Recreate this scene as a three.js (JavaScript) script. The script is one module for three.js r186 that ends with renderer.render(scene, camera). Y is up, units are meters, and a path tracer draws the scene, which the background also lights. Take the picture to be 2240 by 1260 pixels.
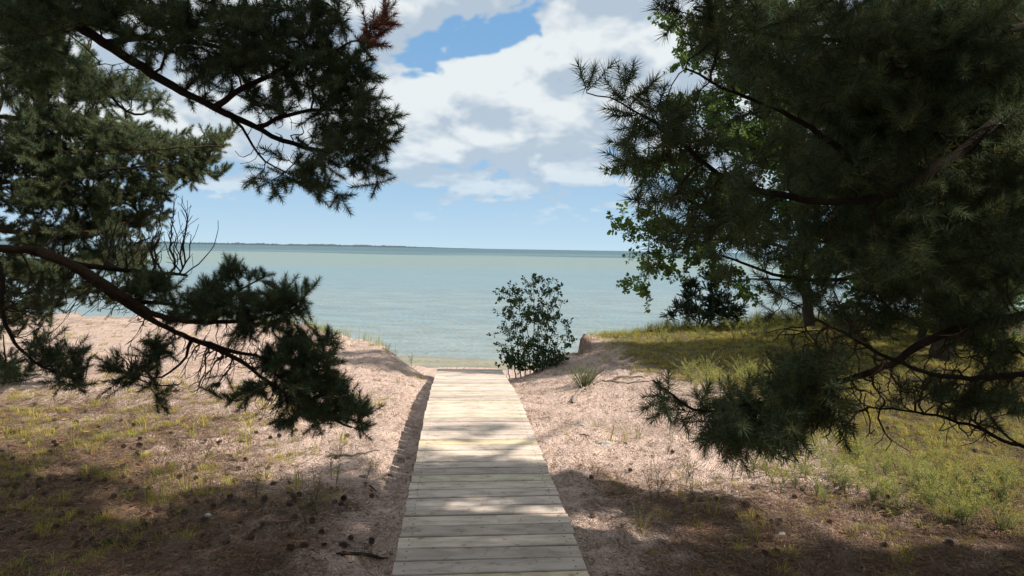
import * as THREE from 'three';
import { createNoise3D, createNoise2D } from 'simplex-noise';
import { mergeGeometries } from 'three/addons/utils/BufferGeometryUtils.js';

// ---------------------------------------------------------------- camera, sky, sun, exposure
const scene = new THREE.Scene();
const renderer = new THREE.WebGLRenderer({ antialias: true });
renderer.toneMapping = THREE.LinearToneMapping;
renderer.toneMappingExposure = 1.42;
renderer.shadowMap.enabled = true;

const FOCAL = 1493, PW = 2240, PH = 1260, EYE = new THREE.Vector3(0, 3.6, 0);   // metres above the sea
const camera = new THREE.PerspectiveCamera(2 * Math.atan(PH / 2 / FOCAL) * 180 / Math.PI, PW / PH, 0.05, 40000);
camera.position.copy(EYE);
camera.rotation.set(-3.27 * Math.PI / 180, 0, 0.93 * Math.PI / 180, 'YXZ');
camera.updateMatrixWorld();

const SUN_AZ = 97 * Math.PI / 180, SUN_EL = 43 * Math.PI / 180;
const SUN = new THREE.Vector3(Math.cos(SUN_EL) * Math.sin(SUN_AZ), Math.sin(SUN_EL), -Math.cos(SUN_EL) * Math.cos(SUN_AZ));
const sun = new THREE.DirectionalLight(new THREE.Color(1, 0.94, 0.85), 5);
sun.name = 'sun';
sun.position.copy(SUN).multiplyScalar(60);
sun.target.position.set(0, 2, -6);
sun.position.add(sun.target.position);
sun.castShadow = true; sun.shadow.radius = 1.6; sun.shadow.mapSize.set(4096, 4096);
Object.assign(sun.shadow.camera, { left: -20, right: 20, top: 20, bottom: -20, near: 1, far: 120 });
scene.add(sun, sun.target);

// ---------------------------------------------------------------- small tools
function rng(seed) { let a = seed >>> 0; return () => { a = (a + 0x6d2b79f5) | 0; let t = Math.imul(a ^ (a >>> 15), 1 | a); t = (t + Math.imul(t ^ (t >>> 7), 61 | t)) ^ t; return ((t ^ (t >>> 14)) >>> 0) / 4294967296; }; }
const n3 = createNoise3D(rng(11)), n2 = createNoise2D(rng(23));
const fbm2 = (x, y, o = 4) => { let s = 0, a = 0.5; for (let i = 0; i < o; i++) { s += a * n2(x, y); x = x * 2.03 + 17.1; y = y * 2.03 - 9.7; a *= 0.5; } return s; };
const fbm3 = (x, y, z, o = 5) => { let s = 0, a = 0.5; for (let i = 0; i < o; i++) { s += a * n3(x, y, z); x = x * 2.07 + 3.1; y = y * 2.07 - 7.3; z = z * 2.07 + 5.9; a *= 0.5; } return s; };
const clamp = (x, a = 0, b = 1) => Math.min(b, Math.max(a, x)), lerp = (a, b, t) => a + (b - a) * t, sstep = (a, b, x) => { const t = clamp((x - a) / (b - a)); return t * t * (3 - 2 * t); };
const V3 = (x, y, z) => new THREE.Vector3(x, y, z), RAD = Math.PI / 180;
const pixelRay = (px, py) => V3((px - PW / 2) / FOCAL, -(py - PH / 2) / FOCAL, -1).applyQuaternion(camera.quaternion);
const at = (px, py, depth) => pixelRay(px, py).multiplyScalar(depth).add(EYE);                     // a photo pixel at a known distance
const onLevel = (px, py, y) => { const d = pixelRay(px, py); return d.multiplyScalar((y - EYE.y) / d.y).add(EYE); };   // a photo pixel on level ground
function interp(table, x) { if (x <= table[0][0]) return table[0][1]; for (let i = 1; i < table.length; i++) if (x <= table[i][0]) { const [a, b] = [table[i - 1], table[i]]; return lerp(a[1], b[1], (x - a[0]) / (b[0] - a[0])); } return table[table.length - 1][1]; }
const used = new Map();
function numbered(name) { const n = used.get(name) ?? 0; used.set(name, n + 1); return n ? name + '_' + String(n).padStart(3, '0') : name; }
function shadows(o) { o.castShadow = true; o.receiveShadow = true; return o; }
function thing(name, label, category, group, pos = [0, 0, 0]) { const g = new THREE.Group(); g.name = numbered(name); g.userData = { label, category }; if (group) g.userData.group = group; g.position.set(...pos); scene.add(g); return g; }
function part(name, geo, mat, parent, kind) { const m = shadows(new THREE.Mesh(geo, mat)); m.name = name; if (kind) m.userData.kind = kind; parent.add(m); return m; }
function structure(name, geo, mat) { const m = shadows(new THREE.Mesh(geo, mat)); m.name = name; m.userData.kind = 'structure'; scene.add(m); return m; }
function single(name, geo, mat, label, category, group) { const m = shadows(new THREE.Mesh(geo, mat)); m.name = numbered(name); m.userData = { label, category }; if (group) m.userData.group = group; scene.add(m); return m; }
function texture(w, h, f, srgb = false) {   // f(u, v) -> [r, g, b] in 0..1
  const d = new Uint8Array(w * h * 4);
  for (let y = 0, o = 0; y < h; y++) for (let x = 0; x < w; x++, o += 4) { const c = f(x / w, y / h, x, y); d[o] = clamp(c[0]) * 255; d[o + 1] = clamp(c[1]) * 255; d[o + 2] = clamp(c[2]) * 255; d[o + 3] = 255; }
  const t = new THREE.DataTexture(d, w, h); t.wrapS = t.wrapT = THREE.RepeatWrapping; t.magFilter = THREE.LinearFilter; t.minFilter = THREE.LinearMipmapLinearFilter; t.generateMipmaps = true; t.needsUpdate = true;
  if (srgb) t.colorSpace = THREE.SRGBColorSpace;
  return t;
}
const toS = (c) => (c <= 0.0031308 ? c * 12.92 : 1.055 * Math.pow(c, 1 / 2.4) - 0.055);
const torus = (u, v, k, o, s = 0) => { const a = u * 2 * Math.PI, b = v * 2 * Math.PI; return fbm3(Math.cos(a) * k + s, Math.sin(a) * k + Math.cos(b) * k * 0.7, Math.sin(b) * k + s * 2, o); };   // noise that tiles

// ---------------------------------------------------------------- sky: air and broken summer cumulus
{
  const W = 4096, H = 2048, data = new Float32Array(W * H * 4);
  const field = (az, alt) => {
    const k = 5.2 + 5.5 * Math.exp(-alt / 7), x = Math.cos(alt * RAD) * Math.sin(az * RAD), z = -Math.cos(alt * RAD) * Math.cos(az * RAD);
    const wx = 0.16 * n3(x * 9, alt * 0.25, z * 9);
    let d = fbm3(x * k + wx + 4.2, alt * 0.155 * (1 + 0.9 * Math.exp(-alt / 6)), z * k + 1.3, 7) * 1.15;
    d += 0.16 * (0.45 - Math.abs(n3(x * k * 2.6 + 9, alt * 0.42, z * k * 2.6))) + 0.08 * (0.45 - Math.abs(n3(x * k * 6 + 2, alt * 0.95, z * k * 6)));
    d += 0.68 - 1.35 * Math.exp(-Math.pow(Math.max(0, alt) / 5.0, 2)) - 0.10 * sstep(30, 70, alt);
    const h = (az + 3.6) / 6.0, e = (alt - 16.9 - 0.22 * (az + 3)) / 1.9, hole = Math.exp(-h * h - e * e);
    d = lerp(d, -0.55 + 0.5 * d, clamp(hole * 1.5));
    return d;
  };
  for (let row = 0; row < H; row++) {
    const alt = ((row + 0.5) / H - 0.5) * 180;
    for (let col = 0; col < W; col++) {
      const o = (row * W + col) * 4, round = ((col + 0.5) / W - 0.5) * 2 * Math.PI, az = Math.atan2(Math.cos(round), -Math.sin(round)) / RAD;
      const a = Math.max(alt, 0), t = Math.pow(clamp(a / 60), 0.5), near = Math.exp(-a / 8.5);
      let r = lerp(0.20, 0.13, t), g = lerp(0.43, 0.32, t), b = lerp(0.74, 0.62, t);
      r = lerp(r, 0.54, near); g = lerp(g, 0.73, near); b = lerp(b, 0.86, near);
      if (alt > -1 && alt < 88) {
        const d = field(az, alt), m = sstep(-0.01, 0.15, d) * sstep(1.2, 4.5, a) * (0.5 + 0.5 * sstep(3, 9, a));
        if (m > 0.002) {
          const up = field(az, alt + 1.5 + 0.06 * a), lit = clamp(0.58 + 1.5 * (d - up) + 0.18 * fbm3(az * 0.22, alt * 0.5, 3, 4) - 0.30 * clamp(d - 0.35));
          const gr = [0.45, 0.54, 0.64], wh = [0.82, 0.86, 0.87], hz = 0.35 * Math.exp(-a / 8);
          r = lerp(r, lerp(lerp(gr[0], wh[0], lit), 0.66, hz), m * 0.97); g = lerp(g, lerp(lerp(gr[1], wh[1], lit), 0.80, hz), m * 0.97); b = lerp(b, lerp(lerp(gr[2], wh[2], lit), 0.89, hz), m * 0.97);
        }
      }
      data[o] = r * 0.73; data[o + 1] = g * 0.73; data[o + 2] = b * 0.73; data[o + 3] = 1;
    }
  }
  const sky = new THREE.DataTexture(data, W, H, THREE.RGBAFormat, THREE.FloatType);
  sky.mapping = THREE.EquirectangularReflectionMapping; sky.magFilter = THREE.LinearFilter; sky.needsUpdate = true;
  scene.background = sky; scene.environment = sky;
}

// ---------------------------------------------------------------- lie of the land
const DECK_TURN = 0.078, DECK_W = 0.975;
const deckX = (depth) => -0.0785 - DECK_TURN * (depth - 3.3);
const deckTop = (depth) => 2.0 - 0.08 * Math.max(0, depth - 7.3) - 0.25 * Math.max(0, depth - 10.3);
const EDGE = [[-60, 24], [-14, 17], [-9, 15.9], [-5, 15.4], [-4, 14.4], [-3, 13.0], [-2, 11.7], [-1.45, 10.9], [-1.1, 10.5], [-0.1, 10.4], [0.5, 11.0], [1.15, 11.6], [1.3, 12.2], [1.6, 12.4], [3, 13.2], [5.4, 14.6], [9, 15.5], [14, 17], [60, 26]];
const DENTS = new Map();
{ const R = rng(61); for (let i = 0; i < 900; i++) { const x = -6 + R() * 9.5, z = -(3.2 + R() * 11), a = R() * 3.14, d = { x, z, c: Math.cos(a), s: Math.sin(a), l: 0.09 + 0.07 * R(), w: 0.045 + 0.03 * R(), h: 0.012 + 0.022 * R() }; for (let q = -1; q <= 1; q++) for (let p = -1; p <= 1; p++) { const k = (Math.floor(x * 2) + q) * 1000 + Math.floor(z * 2) + p; if (!DENTS.has(k)) DENTS.set(k, []); DENTS.get(k).push(d); } } }
function dents(x, z) { let y = 0; for (const d of DENTS.get(Math.floor(x * 2) * 1000 + Math.floor(z * 2)) ?? []) { const u = ((x - d.x) * d.c + (z - d.z) * d.s) / d.l, v = ((z - d.z) * d.c - (x - d.x) * d.s) / d.w, r = u * u + v * v; if (r < 9) y += d.h * (0.55 * Math.exp(-Math.pow(Math.sqrt(r) - 1.45, 2) * 5) - Math.exp(-r * r * 0.6)); } return y; }
function groundY(x, z, fine = true) {
  const depth = -z, e = interp(EDGE, x) + 0.35 * n2(x * 0.9, 3.3) * sstep(1.2, 3, Math.abs(x)) + 0.08 * n2(x * 4, 8) * sstep(1.1, 1.6, Math.abs(x + 0.5));
  const right = lerp(sstep(0.9, 1.9, x), sstep(1.16, 1.27, x + 0.05 * n2(depth * 5, 2)), sstep(10.9, 11.5, depth)) * sstep(7.5, 11, depth), left = sstep(-2, -5, x) * sstep(6, 14, depth);
  let top = 1.84 + 0.24 * right + 0.03 * left + 0.10 * sstep(2, 6, x) + 0.06 * fbm2(x * 0.35, z * 0.35, 2);
  const dx = x - deckX(depth), side = Math.abs(dx);
  top = lerp(Math.min(top, deckTop(depth) - 0.15), top, sstep(0.5, 1.6, side));
  if (dx < 0) top -= 0.085 * sstep(0.95, 0.62, side) * sstep(10, 8.5, depth);
  if (dx > 0.45) top += 0.075 * sstep(1.5, 0.5, side) * sstep(10, 7, depth);
  top += 0.10 * Math.exp(-Math.pow((x + 1.75) / 0.5, 2) - Math.pow((depth - 10.9) / 0.8, 2));
  const t = depth - e;
  let y = top;
  if (t > 0) { const turf = sstep(1.1, 1.5, x); y = top - lerp(0.55 * t * t / (0.5 + t) + 0.45 * t, 0.42 * sstep(0, 0.10, t) + 0.75 * t, turf); }
  const shore = 20.5 + 0.8 * n2(x * 0.07, 1.7), beach = depth < shore ? (shore - depth) * 0.07 : -Math.min(6, (depth - shore) * 0.045);
  if (depth > 9) y = Math.max(y, beach);
  if (fine && depth < 20) {
    const bare = sstep(0.42, 0.62, side);
    y += bare * (0.022 * fbm2(x * 3.1, z * 3.1, 2) + 0.014 * fbm2(x * 8.5 + 7, z * 8.5, 2) + dents(x, z));
  }
  return y;
}
function lines(spans, far) { const l = []; for (const [a, b, s] of spans) for (let x = a; x < b - 1e-6; x += s) l.push(x); let x = spans[spans.length - 1][1], s = spans[spans.length - 1][2]; while (x < far) { l.push(x); s *= 1.35; x += s; } l.push(far); return l; }
function sheet(xs, zs, yOf) {
  const nx = xs.length, nz = zs.length, p = new Float32Array(nx * nz * 3), uv = new Float32Array(nx * nz * 2), uv1 = new Float32Array(nx * nz * 2), idx = new Uint32Array((nx - 1) * (nz - 1) * 6);
  for (let j = 0, k = 0; j < nz; j++) for (let i = 0; i < nx; i++, k++) { const x = xs[i], z = zs[j]; p[k * 3] = x; p[k * 3 + 1] = yOf(x, z); p[k * 3 + 2] = z; uv[k * 2] = (x + 10) / 20; uv[k * 2 + 1] = (z + 18) / 20; uv1[k * 2] = x / 1.7; uv1[k * 2 + 1] = z / 1.7; }
  for (let j = 0, o = 0; j < nz - 1; j++) for (let i = 0; i < nx - 1; i++) { const a = j * nx + i; idx.set([a, a + nx, a + 1, a + 1, a + nx, a + nx + 1], o); o += 6; }
  const g = new THREE.BufferGeometry(); g.setAttribute('position', new THREE.BufferAttribute(p, 3)); g.setAttribute('uv', new THREE.BufferAttribute(uv, 2)); g.setAttribute('uv1', new THREE.BufferAttribute(uv1, 2)); g.setIndex(new THREE.BufferAttribute(idx, 1)); g.computeVertexNormals();
  return g;
}
// how much needle litter, moss and turf lies on the sand at a place
const litterAt = (x, z) => {
  const d = -z, side = Math.abs(x - deckX(d));
  let k = 0.34 * fbm2(x * 0.8 + 5, z * 0.8, 3) + 0.20 * fbm2(x * 3.3, z * 3.3, 3);
  k += x < deckX(d) ? sstep(-1.2, -3.4, x) * sstep(9.5, 5.5, d) * 0.75 + sstep(5.6, 4.2, d) * sstep(0.45, 1.3, side) * 0.6 : sstep(5.8, 4.4, d) * sstep(0.45, 1.3, side) * 0.72 + sstep(2.4, 4.2, x) * 0.7;
  return clamp(k + 0.04);
};
const turfAt = (x, z) => {
  const d = -z; let k = 0.30 * fbm2(x * 0.7 + 15, z * 0.7, 3) + 0.22 * fbm2(x * 2.7 + 3, z * 2.7, 3);
  k += sstep(0.9, 2.4, x) * sstep(8.2, 10.2, d) * 0.72 + sstep(2.0, 3.4, x - 0.15 * (6 - d)) * sstep(3.0, 4.6, d) * 0.75 + sstep(-6, -9, x) * 0.35;
  return clamp(k);
};
{
  const map = texture(2048, 2048, (u, v) => {
    const x = u * 20 - 10, z = v * 20 - 18;
    const big = fbm2(x * 0.5, z * 0.5, 3), mid = fbm2(x * 4, z * 4, 3), grain = n2(x * 38, z * 38), grain2 = n2(x * 71 + 5, z * 71);
    const s = 1 + 0.12 * big + 0.16 * mid + 0.12 * grain + 0.10 * grain2;
    let c = [0.64 * s, 0.475 * s, 0.395 * s];
    const speck = sstep(0.35, 0.7, 0.55 * n2(x * 27 + 9, z * 44) + 0.5 * n2(x * 9, z * 9) + 0.25 * mid), L = litterAt(x, z), T = turfAt(x, z);
    const lm = clamp(sstep(0.15, 0.75, L + 0.30 * grain + 0.22 * mid) * 0.92 + 0.62 * speck);
    const lt = 1 + 0.4 * grain + 0.25 * grain2; c = [lerp(c[0], 0.115 * lt, lm), lerp(c[1], 0.070 * lt, lm), lerp(c[2], 0.043 * lt, lm)];
    const bank = sstep(0.25, 0.1, Math.abs(x - 1.18)) * sstep(10.9, 11.2, -z) * sstep(12.6, 12.3, -z) * (0.75 + 0.4 * grain); c = [lerp(c[0], 0.17 * lt, bank), lerp(c[1], 0.105 * lt, bank), lerp(c[2], 0.07 * lt, bank)];
    const tm = (1 - clamp(bank)) * sstep(0.25, 0.8, T + 0.30 * grain2 + 0.2 * mid) * 0.85; c = [lerp(c[0], 0.085 * lt, tm), lerp(c[1], 0.080 * lt, tm), lerp(c[2], 0.030 * lt, tm)];
    return c.map(toS);
  }, true);
  map.wrapS = map.wrapT = THREE.ClampToEdgeWrapping;
  const bump = texture(1024, 1024, (u, v) => { const k = 0.5 + 0.34 * torus(u, v, 5, 3) + 0.30 * torus(u, v, 22, 3, 9); return [k, k, k]; });
  bump.channel = 1;
  const mat = new THREE.MeshStandardMaterial({ name: 'sand', map, roughness: 0.97, bumpMap: bump, bumpScale: 0.05 });
  mat.specularIntensity = 0.2;
  const xs = lines([[0, 5, 0.05], [5, 10, 0.1], [10, 16, 0.25]], 14000), X = [...xs.slice(1).reverse().map((x) => -x), ...xs];
  const zf = lines([[2.4, 8, 0.045], [8, 16, 0.06], [16, 22, 0.25]], 14000), zb = lines([[-2.4, 4, 0.3]], 400), Z = [...zf.slice().reverse().map((d) => -d), ...zb.slice(1)];
  structure('ground', sheet(X, Z, groundY), mat);
}

// ---------------------------------------------------------------- the sea: silty shallows, sand bars, darker water further out
{
  const cols = [], rows = [];
  for (let i = 0; i <= 330; i++) { const s = i / 165 - 1; cols.push(s * 1.05 + Math.sign(s) * 2.6 * Math.pow(Math.max(0, Math.abs(s) - 0.86) / 0.14, 2)); }
  for (let d = 16; d < 13000; d *= 1.0088) rows.push(d);
  const nx = cols.length, nz = rows.length, p = new Float32Array(nx * nz * 3), col = new Float32Array(nx * nz * 3), uv = new Float32Array(nx * nz * 2), idx = new Uint32Array((nx - 1) * (nz - 1) * 6);
  const tone = { silt: [0.200, 0.250, 0.250], shallow: [0.150, 0.225, 0.250], bar: [0.165, 0.225, 0.205], deep: [0.035, 0.095, 0.115], brown: [0.25, 0.225, 0.15] };
  for (let j = 0, k = 0; j < nz; j++) for (let i = 0; i < nx; i++, k++) {
    const d = rows[j], x = cols[i] * d, fade = (w) => sstep(w * 0.30, w * 0.12, d * 0.0088);
    let y = 0;
    const crest = (a) => 1 - Math.abs(a);
    y += 0.060 * fade(2.4) * crest(n2(x * 0.20 + 3, d * 0.55 + x * 0.05)) + 0.036 * fade(1.2) * crest(n2(x * 0.42 + 8, d * 1.15 + x * 0.12)) + 0.010 * fade(0.6) * n2(x * 1.1, d * 2.4 + x * 0.3);
    p.set([x, y - 0.03, -d], k * 3); uv[k * 2] = x / 9; uv[k * 2 + 1] = -d / 9;
    const l = Math.log(d) + 0.10 * n2(x * 0.02 / (1 + d * 0.004), Math.log(d) * 3) + 0.00055 * x * (d < 700 ? 1 : 0.3) * (100 / (60 + d)), w = 0.06 * n2(x * 0.09, d * 0.3);
    let c = tone.brown.map((v, q) => lerp(v, tone.silt[q], sstep(3.02, 3.16, l + w)));
    const mix = (to, k) => { c = c.map((v, q) => lerp(v, to[q], clamp(k))); };
    mix(tone.shallow, 0.75 * sstep(3.2, 3.7, l + w)); mix(tone.silt, 0.5 * sstep(3.55, 3.75, l + w) * sstep(4.15, 3.9, l));
    mix(tone.shallow, sstep(4.0, 4.35, l)); mix(tone.bar, sstep(4.72, 4.86, l) * 0.95); mix(tone.deep, 0.9 * sstep(5.75, 5.95, l)); mix(tone.bar, 0.35 * sstep(6.0, 6.1, l) * sstep(6.3, 6.2, l)); mix(tone.deep, sstep(6.3, 6.6, l));
    const g = 1 + 0.16 * n2(x * 0.25, d * 0.9) * fade(3) + 0.05 * n2(x * 0.01, Math.log(d) * 14); mix(tone.brown, 0.45 * fade(2.4) * sstep(0.86, 0.97, crest(n2(x * 0.20 + 3, d * 0.55 + x * 0.05))) + 0.3 * fade(1.6) * sstep(0.88, 0.97, crest(n2(x * 0.42 + 8, d * 1.15 + x * 0.12))));
    col.set(c.map((v) => v * g), k * 3);
  }
  for (let j = 0, o = 0; j < nz - 1; j++) for (let i = 0; i < nx - 1; i++) { const a = j * nx + i; idx.set([a, a + 1, a + nx, a + 1, a + nx + 1, a + nx], o); o += 6; }
  const g = new THREE.BufferGeometry(); g.setAttribute('position', new THREE.BufferAttribute(p, 3)); g.setAttribute('color', new THREE.BufferAttribute(col, 3)); g.setAttribute('uv', new THREE.BufferAttribute(uv, 2)); g.setIndex(new THREE.BufferAttribute(idx, 1)); g.computeVertexNormals();
  const S = 1024, hgt = new Float32Array(S * S); for (let y = 0; y < S; y++) for (let x = 0; x < S; x++) { const u = x / S, v = y / S; hgt[y * S + x] = 0.9 * (0.5 - Math.abs(torus(u, v, 3.2, 2))) + 0.42 * torus(u, v, 9, 2, 4) + 0.16 * torus(u, v, 20, 2, 7); }
  const ripple = texture(S, S, (u, v, x, y) => { const q = hgt[y * S + x], dx = (hgt[y * S + (x + 1) % S] - q) * S * 0.0035, dy = (hgt[((y + 1) % S) * S + x] - q) * S * 0.0085, l = 1 / Math.hypot(dx, dy, 1); return [0.5 - dx * l * 0.5, 0.5 - dy * l * 0.5, 0.5 + l * 0.5]; });
  ripple.repeat.set(0.5, 1.3);
  const mat = new THREE.MeshPhysicalMaterial({ name: 'sea_water', vertexColors: true, roughness: 0.34, ior: 1.33, normalMap: ripple, normalScale: new THREE.Vector2(1, 1) });
  structure('sea', g, mat);
}
// low wooded shore across the bay
{
  const v = [], idx = [], R = 7200; let n = 0;
  for (let a = -60; a <= -2.6; a += 0.05, n++) {
    const s = Math.sin(a * RAD), c = -Math.cos(a * RAD), taper = sstep(-2.4, -13, a), h = 2 + taper * (17 + 9 * fbm2(a * 0.6, 2, 3) + 5 * n2(a * 5, 5));
    for (const [r, y] of [[R - 160 * taper, -2], [R - 20, h * 0.75], [R + 60, h], [R + 700, h], [R + 760, -2]]) v.push(s * r, y, c * r);
  }
  for (let i = 0; i < n - 1; i++) for (let k = 0; k < 4; k++) { const q = i * 5 + k; idx.push(q, q + 5, q + 1, q + 1, q + 5, q + 6); }
  const g = new THREE.BufferGeometry(); g.setAttribute('position', new THREE.Float32BufferAttribute(v, 3)); g.setIndex(idx); g.computeVertexNormals();
  structure('far_shore_hills', g, new THREE.MeshStandardMaterial({ name: 'far_woods', color: new THREE.Color().setRGB(0.045, 0.065, 0.075), roughness: 1, side: THREE.DoubleSide }));
}

// ---------------------------------------------------------------- boardwalk: every plank its own piece
{
  const deck = thing('boardwalk', 'straight boardwalk of weathered pale planks leading across the sand to the sea', 'boardwalk');
  const R = rng(77);
  const knots = Array.from({ length: 90 }, () => [R(), R(), 0.004 + R() * 0.007, R()]);
  const wood = texture(2048, 1024, (u, v) => {   // eight boards side by side, 1.2 m long
    const row = Math.floor(v * 8), y = (v * 8 - row), x = u * 1.25; let warp = 0, dark = 0;
    for (const [kx, ky, kr, kd] of knots) { const dx = (u - kx) * 1.25 / 1.9, dy = (v - ky) * 8 * 0.145; const r2 = dx * dx + dy * dy; if (r2 < 0.006) { warp += 0.05 * Math.exp(-r2 / (kr * kr * 9)); dark += (0.5 + 0.5 * kd) * sstep(kr * 1.15, kr * 0.5, Math.sqrt(r2) + 0.0015 * n2(u * 300, v * 300)) + 0.25 * Math.exp(-r2 / (kr * kr * 6)); } }
    const yy = y * 0.145 + warp * 0.25 + 0.012 * n2(x * 1.3, row * 9 + y * 0.8);
    const ring = 0.5 + 0.5 * Math.sin(yy * 330 + 6 * n2(x * 0.7, yy * 14 + row * 13) + row * 5), fib = n2(x * 9, yy * 900 + row * 31), fib2 = n2(x * 34, yy * 1500 + row * 7), stain = fbm2(x * 3 + row * 11, y * 1.5 + row * 3, 4);
    const k = 0.84 + 0.08 * ring + 0.07 * fib + 0.05 * fib2 + 0.34 * stain, spot = sstep(0.62, 0.85, n2(x * 26 + row * 3, y * 9)) * 0.35;
    const d = clamp(dark * 0.62 + spot * 0.5);
    return [lerp(k, 0.36, d), lerp(k * (0.985 - 0.03 * ring), 0.29, d), lerp(k * (0.96 - 0.05 * ring), 0.23, d)].map((c) => toS(clamp(c)));
  }, true);
  const bump = texture(1024, 512, (u, v) => { const y = v * 8 * 0.145, k = 0.5 + 0.22 * n2(u * 11, y * 700) + 0.16 * n2(u * 40, y * 1500) + 0.12 * n2(u * 5, y * 120); return [k, k, k]; });
  const tints = [[0.61, 0.515, 0.445], [0.53, 0.455, 0.40], [0.67, 0.57, 0.48], [0.48, 0.405, 0.35], [0.62, 0.53, 0.465], [0.66, 0.55, 0.37], [0.62, 0.55, 0.42]]
    .map((c, i) => { const m = new THREE.MeshStandardMaterial({ name: 'plank_wood_' + i, color: new THREE.Color().setRGB(...c), map: wood, roughness: 0.8, bumpMap: bump, bumpScale: 0.0022 }); m.specularIntensity = 0.35; return m; });
  const PITCH = 0.1472, T = 0.030, cosT = Math.cos(Math.atan(DECK_TURN));
  const yellow = new Set([26, 42]), buff = new Set([36, 48, 52, 55]);
  function plank(len, wid, row, off) {   // a board with eased edges; uv along the grain in metres
    const g = new THREE.BufferGeometry(), p = [], uv = [], idx = [], b = 0.004, L = len / 2, w = wid / 2, bow = (R() - 0.5) * 0.004, skew = (R() - 0.5) * 0.010;
    const prof = [[-w, -T], [-w, -b], [-w + b, 0], [w - b, 0], [w, -b], [w, -T]], N = 4;
    for (let i = 0; i <= N; i++) for (const [z, y] of prof) { const x = -L + len * i / N; p.push(x, y + bow * (1 - Math.pow(x / L, 2)), z + skew * x / L); uv.push(off + x / 1.25, (row + 0.5 + z / 0.155) / 8); }
    for (let i = 0; i < N; i++) for (let k = 0; k < 5; k++) { const a = i * 6 + k; idx.push(a, a + 1, a + 6, a + 1, a + 7, a + 6); }
    const n = N * 6; for (let k = 1; k < 5; k++) { idx.push(0, k + 1, k); idx.push(n, n + k, n + k + 1); }
    g.setAttribute('position', new THREE.Float32BufferAttribute(p, 3)); g.setAttribute('uv', new THREE.Float32BufferAttribute(uv, 2)); g.setIndex(idx);
    const f = g.toNonIndexed(); f.computeVertexNormals(); return f;
  }
  const steel = new THREE.MeshStandardMaterial({ name: 'screw_steel', color: new THREE.Color().setRGB(0.10, 0.09, 0.08), roughness: 0.6, metalness: 0.5 });
  const screwGeo = new THREE.CylinderGeometry(0.0045, 0.0045, 0.004, 7);
  let first = 3.253 + 0.04 - PITCH * 27;      // depth of the first gap, behind the photographer
  for (let i = 0; i < 76; i++) {
    const d = first + PITCH * (i + 0.5), gap = 0.009 + 0.008 * R(), len = DECK_W + (R() - 0.5) * 0.022;
    const m = part('plank', plank(len, PITCH - gap, Math.floor(R() * 8), R()), tints[yellow.has(i) ? 5 : buff.has(i) ? 6 : Math.floor(R() * 5)], deck);
    m.position.set(deckX(d) + (R() - 0.5) * 0.008, deckTop(d) + (R() - 0.5) * 0.003, -d);
    m.rotation.set(d > 10.3 ? -0.32 : d > 7.3 ? -0.08 : 0, Math.atan(DECK_TURN) + 0.014 + (R() - 0.5) * 0.008, (R() - 0.5) * 0.004);
    if (i > 24 && i < 50) for (const sx of [-0.43, 0.43]) for (const sz of [-0.035, 0.035]) { const s = part('screw', screwGeo, steel, m); s.position.set(sx + (R() - 0.5) * 0.012, -0.0005, sz + (R() - 0.5) * 0.01); }
  }
  const beamMat = new THREE.MeshStandardMaterial({ name: 'beam_wood', color: new THREE.Color().setRGB(0.30, 0.25, 0.18), map: wood, roughness: 0.9 });
  for (const side of [-0.42, 0, 0.42]) for (const [a, b] of [[-0.6, 7.3], [7.3, 10.3]]) {
    const L = (b - a) / cosT, g = new THREE.BoxGeometry(0.048, 0.12, L - 0.01); const m = part('beam', g, beamMat, deck), d = (a + b) / 2;
    m.position.set(deckX(d) + side, (deckTop(a) + deckTop(b)) / 2 - T - 0.064, -d + side * DECK_TURN); m.rotation.set(b > 8 ? -0.08 : 0, Math.atan(DECK_TURN), 0, 'YXZ');
  }
}

// ---------------------------------------------------------------- growing trees
const barkTex = texture(512, 512, (u, v) => { const r = torus(u, v, 4, 5), f = torus(u, v, 11, 3, 5), k = 0.62 + 0.5 * r + 0.45 * f; return [toS(clamp(k)), toS(clamp(k * 0.93)), toS(clamp(k * 0.86))]; }, true);
const barkBump = texture(512, 512, (u, v) => { const k = 0.5 + 0.5 * torus(u, v, 7, 5, 2); return [k, k, k]; });
const bark = (name, c, bump = 0.012) => { const m = new THREE.MeshStandardMaterial({ name, color: new THREE.Color().setRGB(...c), map: barkTex, bumpMap: barkBump, bumpScale: bump, roughness: 0.95 }); m.specularIntensity = 0.2; return m; };
const M = {
  pineBark: bark('pine_bark', [0.17, 0.105, 0.068], 0.02), oldBark: bark('old_pine_bark', [0.105, 0.080, 0.062], 0.02), twig: bark('pine_twig', [0.15, 0.100, 0.065], 0.003), deadTwig: bark('dead_twig', [0.13, 0.105, 0.085], 0.003),
  alderBark: bark('alder_bark', [0.13, 0.115, 0.10]), drift: bark('driftwood', [0.50, 0.44, 0.38], 0.006),
};
const leafMat = (name, c, t = 0.35, rough = 0.9) => { const m = new THREE.MeshPhysicalMaterial({ name, color: new THREE.Color().setRGB(...c), vertexColors: true, roughness: rough, transmission: t, thickness: 0, side: THREE.DoubleSide }); m.specularIntensity = 0.35; return m; };
M.needle = leafMat('pine_needles', [0.080, 0.118, 0.054], 0.40);
M.brownNeedle = leafMat('dead_pine_needles', [0.24, 0.105, 0.06], 0.3);
M.alderLeaf = leafMat('alder_leaves', [0.110, 0.185, 0.042], 0.5);
M.bushLeaf = leafMat('shrub_leaves', [0.045, 0.085, 0.030], 0.3);
M.juniper = leafMat('juniper_needles', [0.050, 0.085, 0.045], 0.15);
M.grass = leafMat('grass_blades', [0.32, 0.31, 0.060], 0.4);
M.herb = leafMat('herb_leaves', [0.17, 0.20, 0.05], 0.4);
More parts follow.
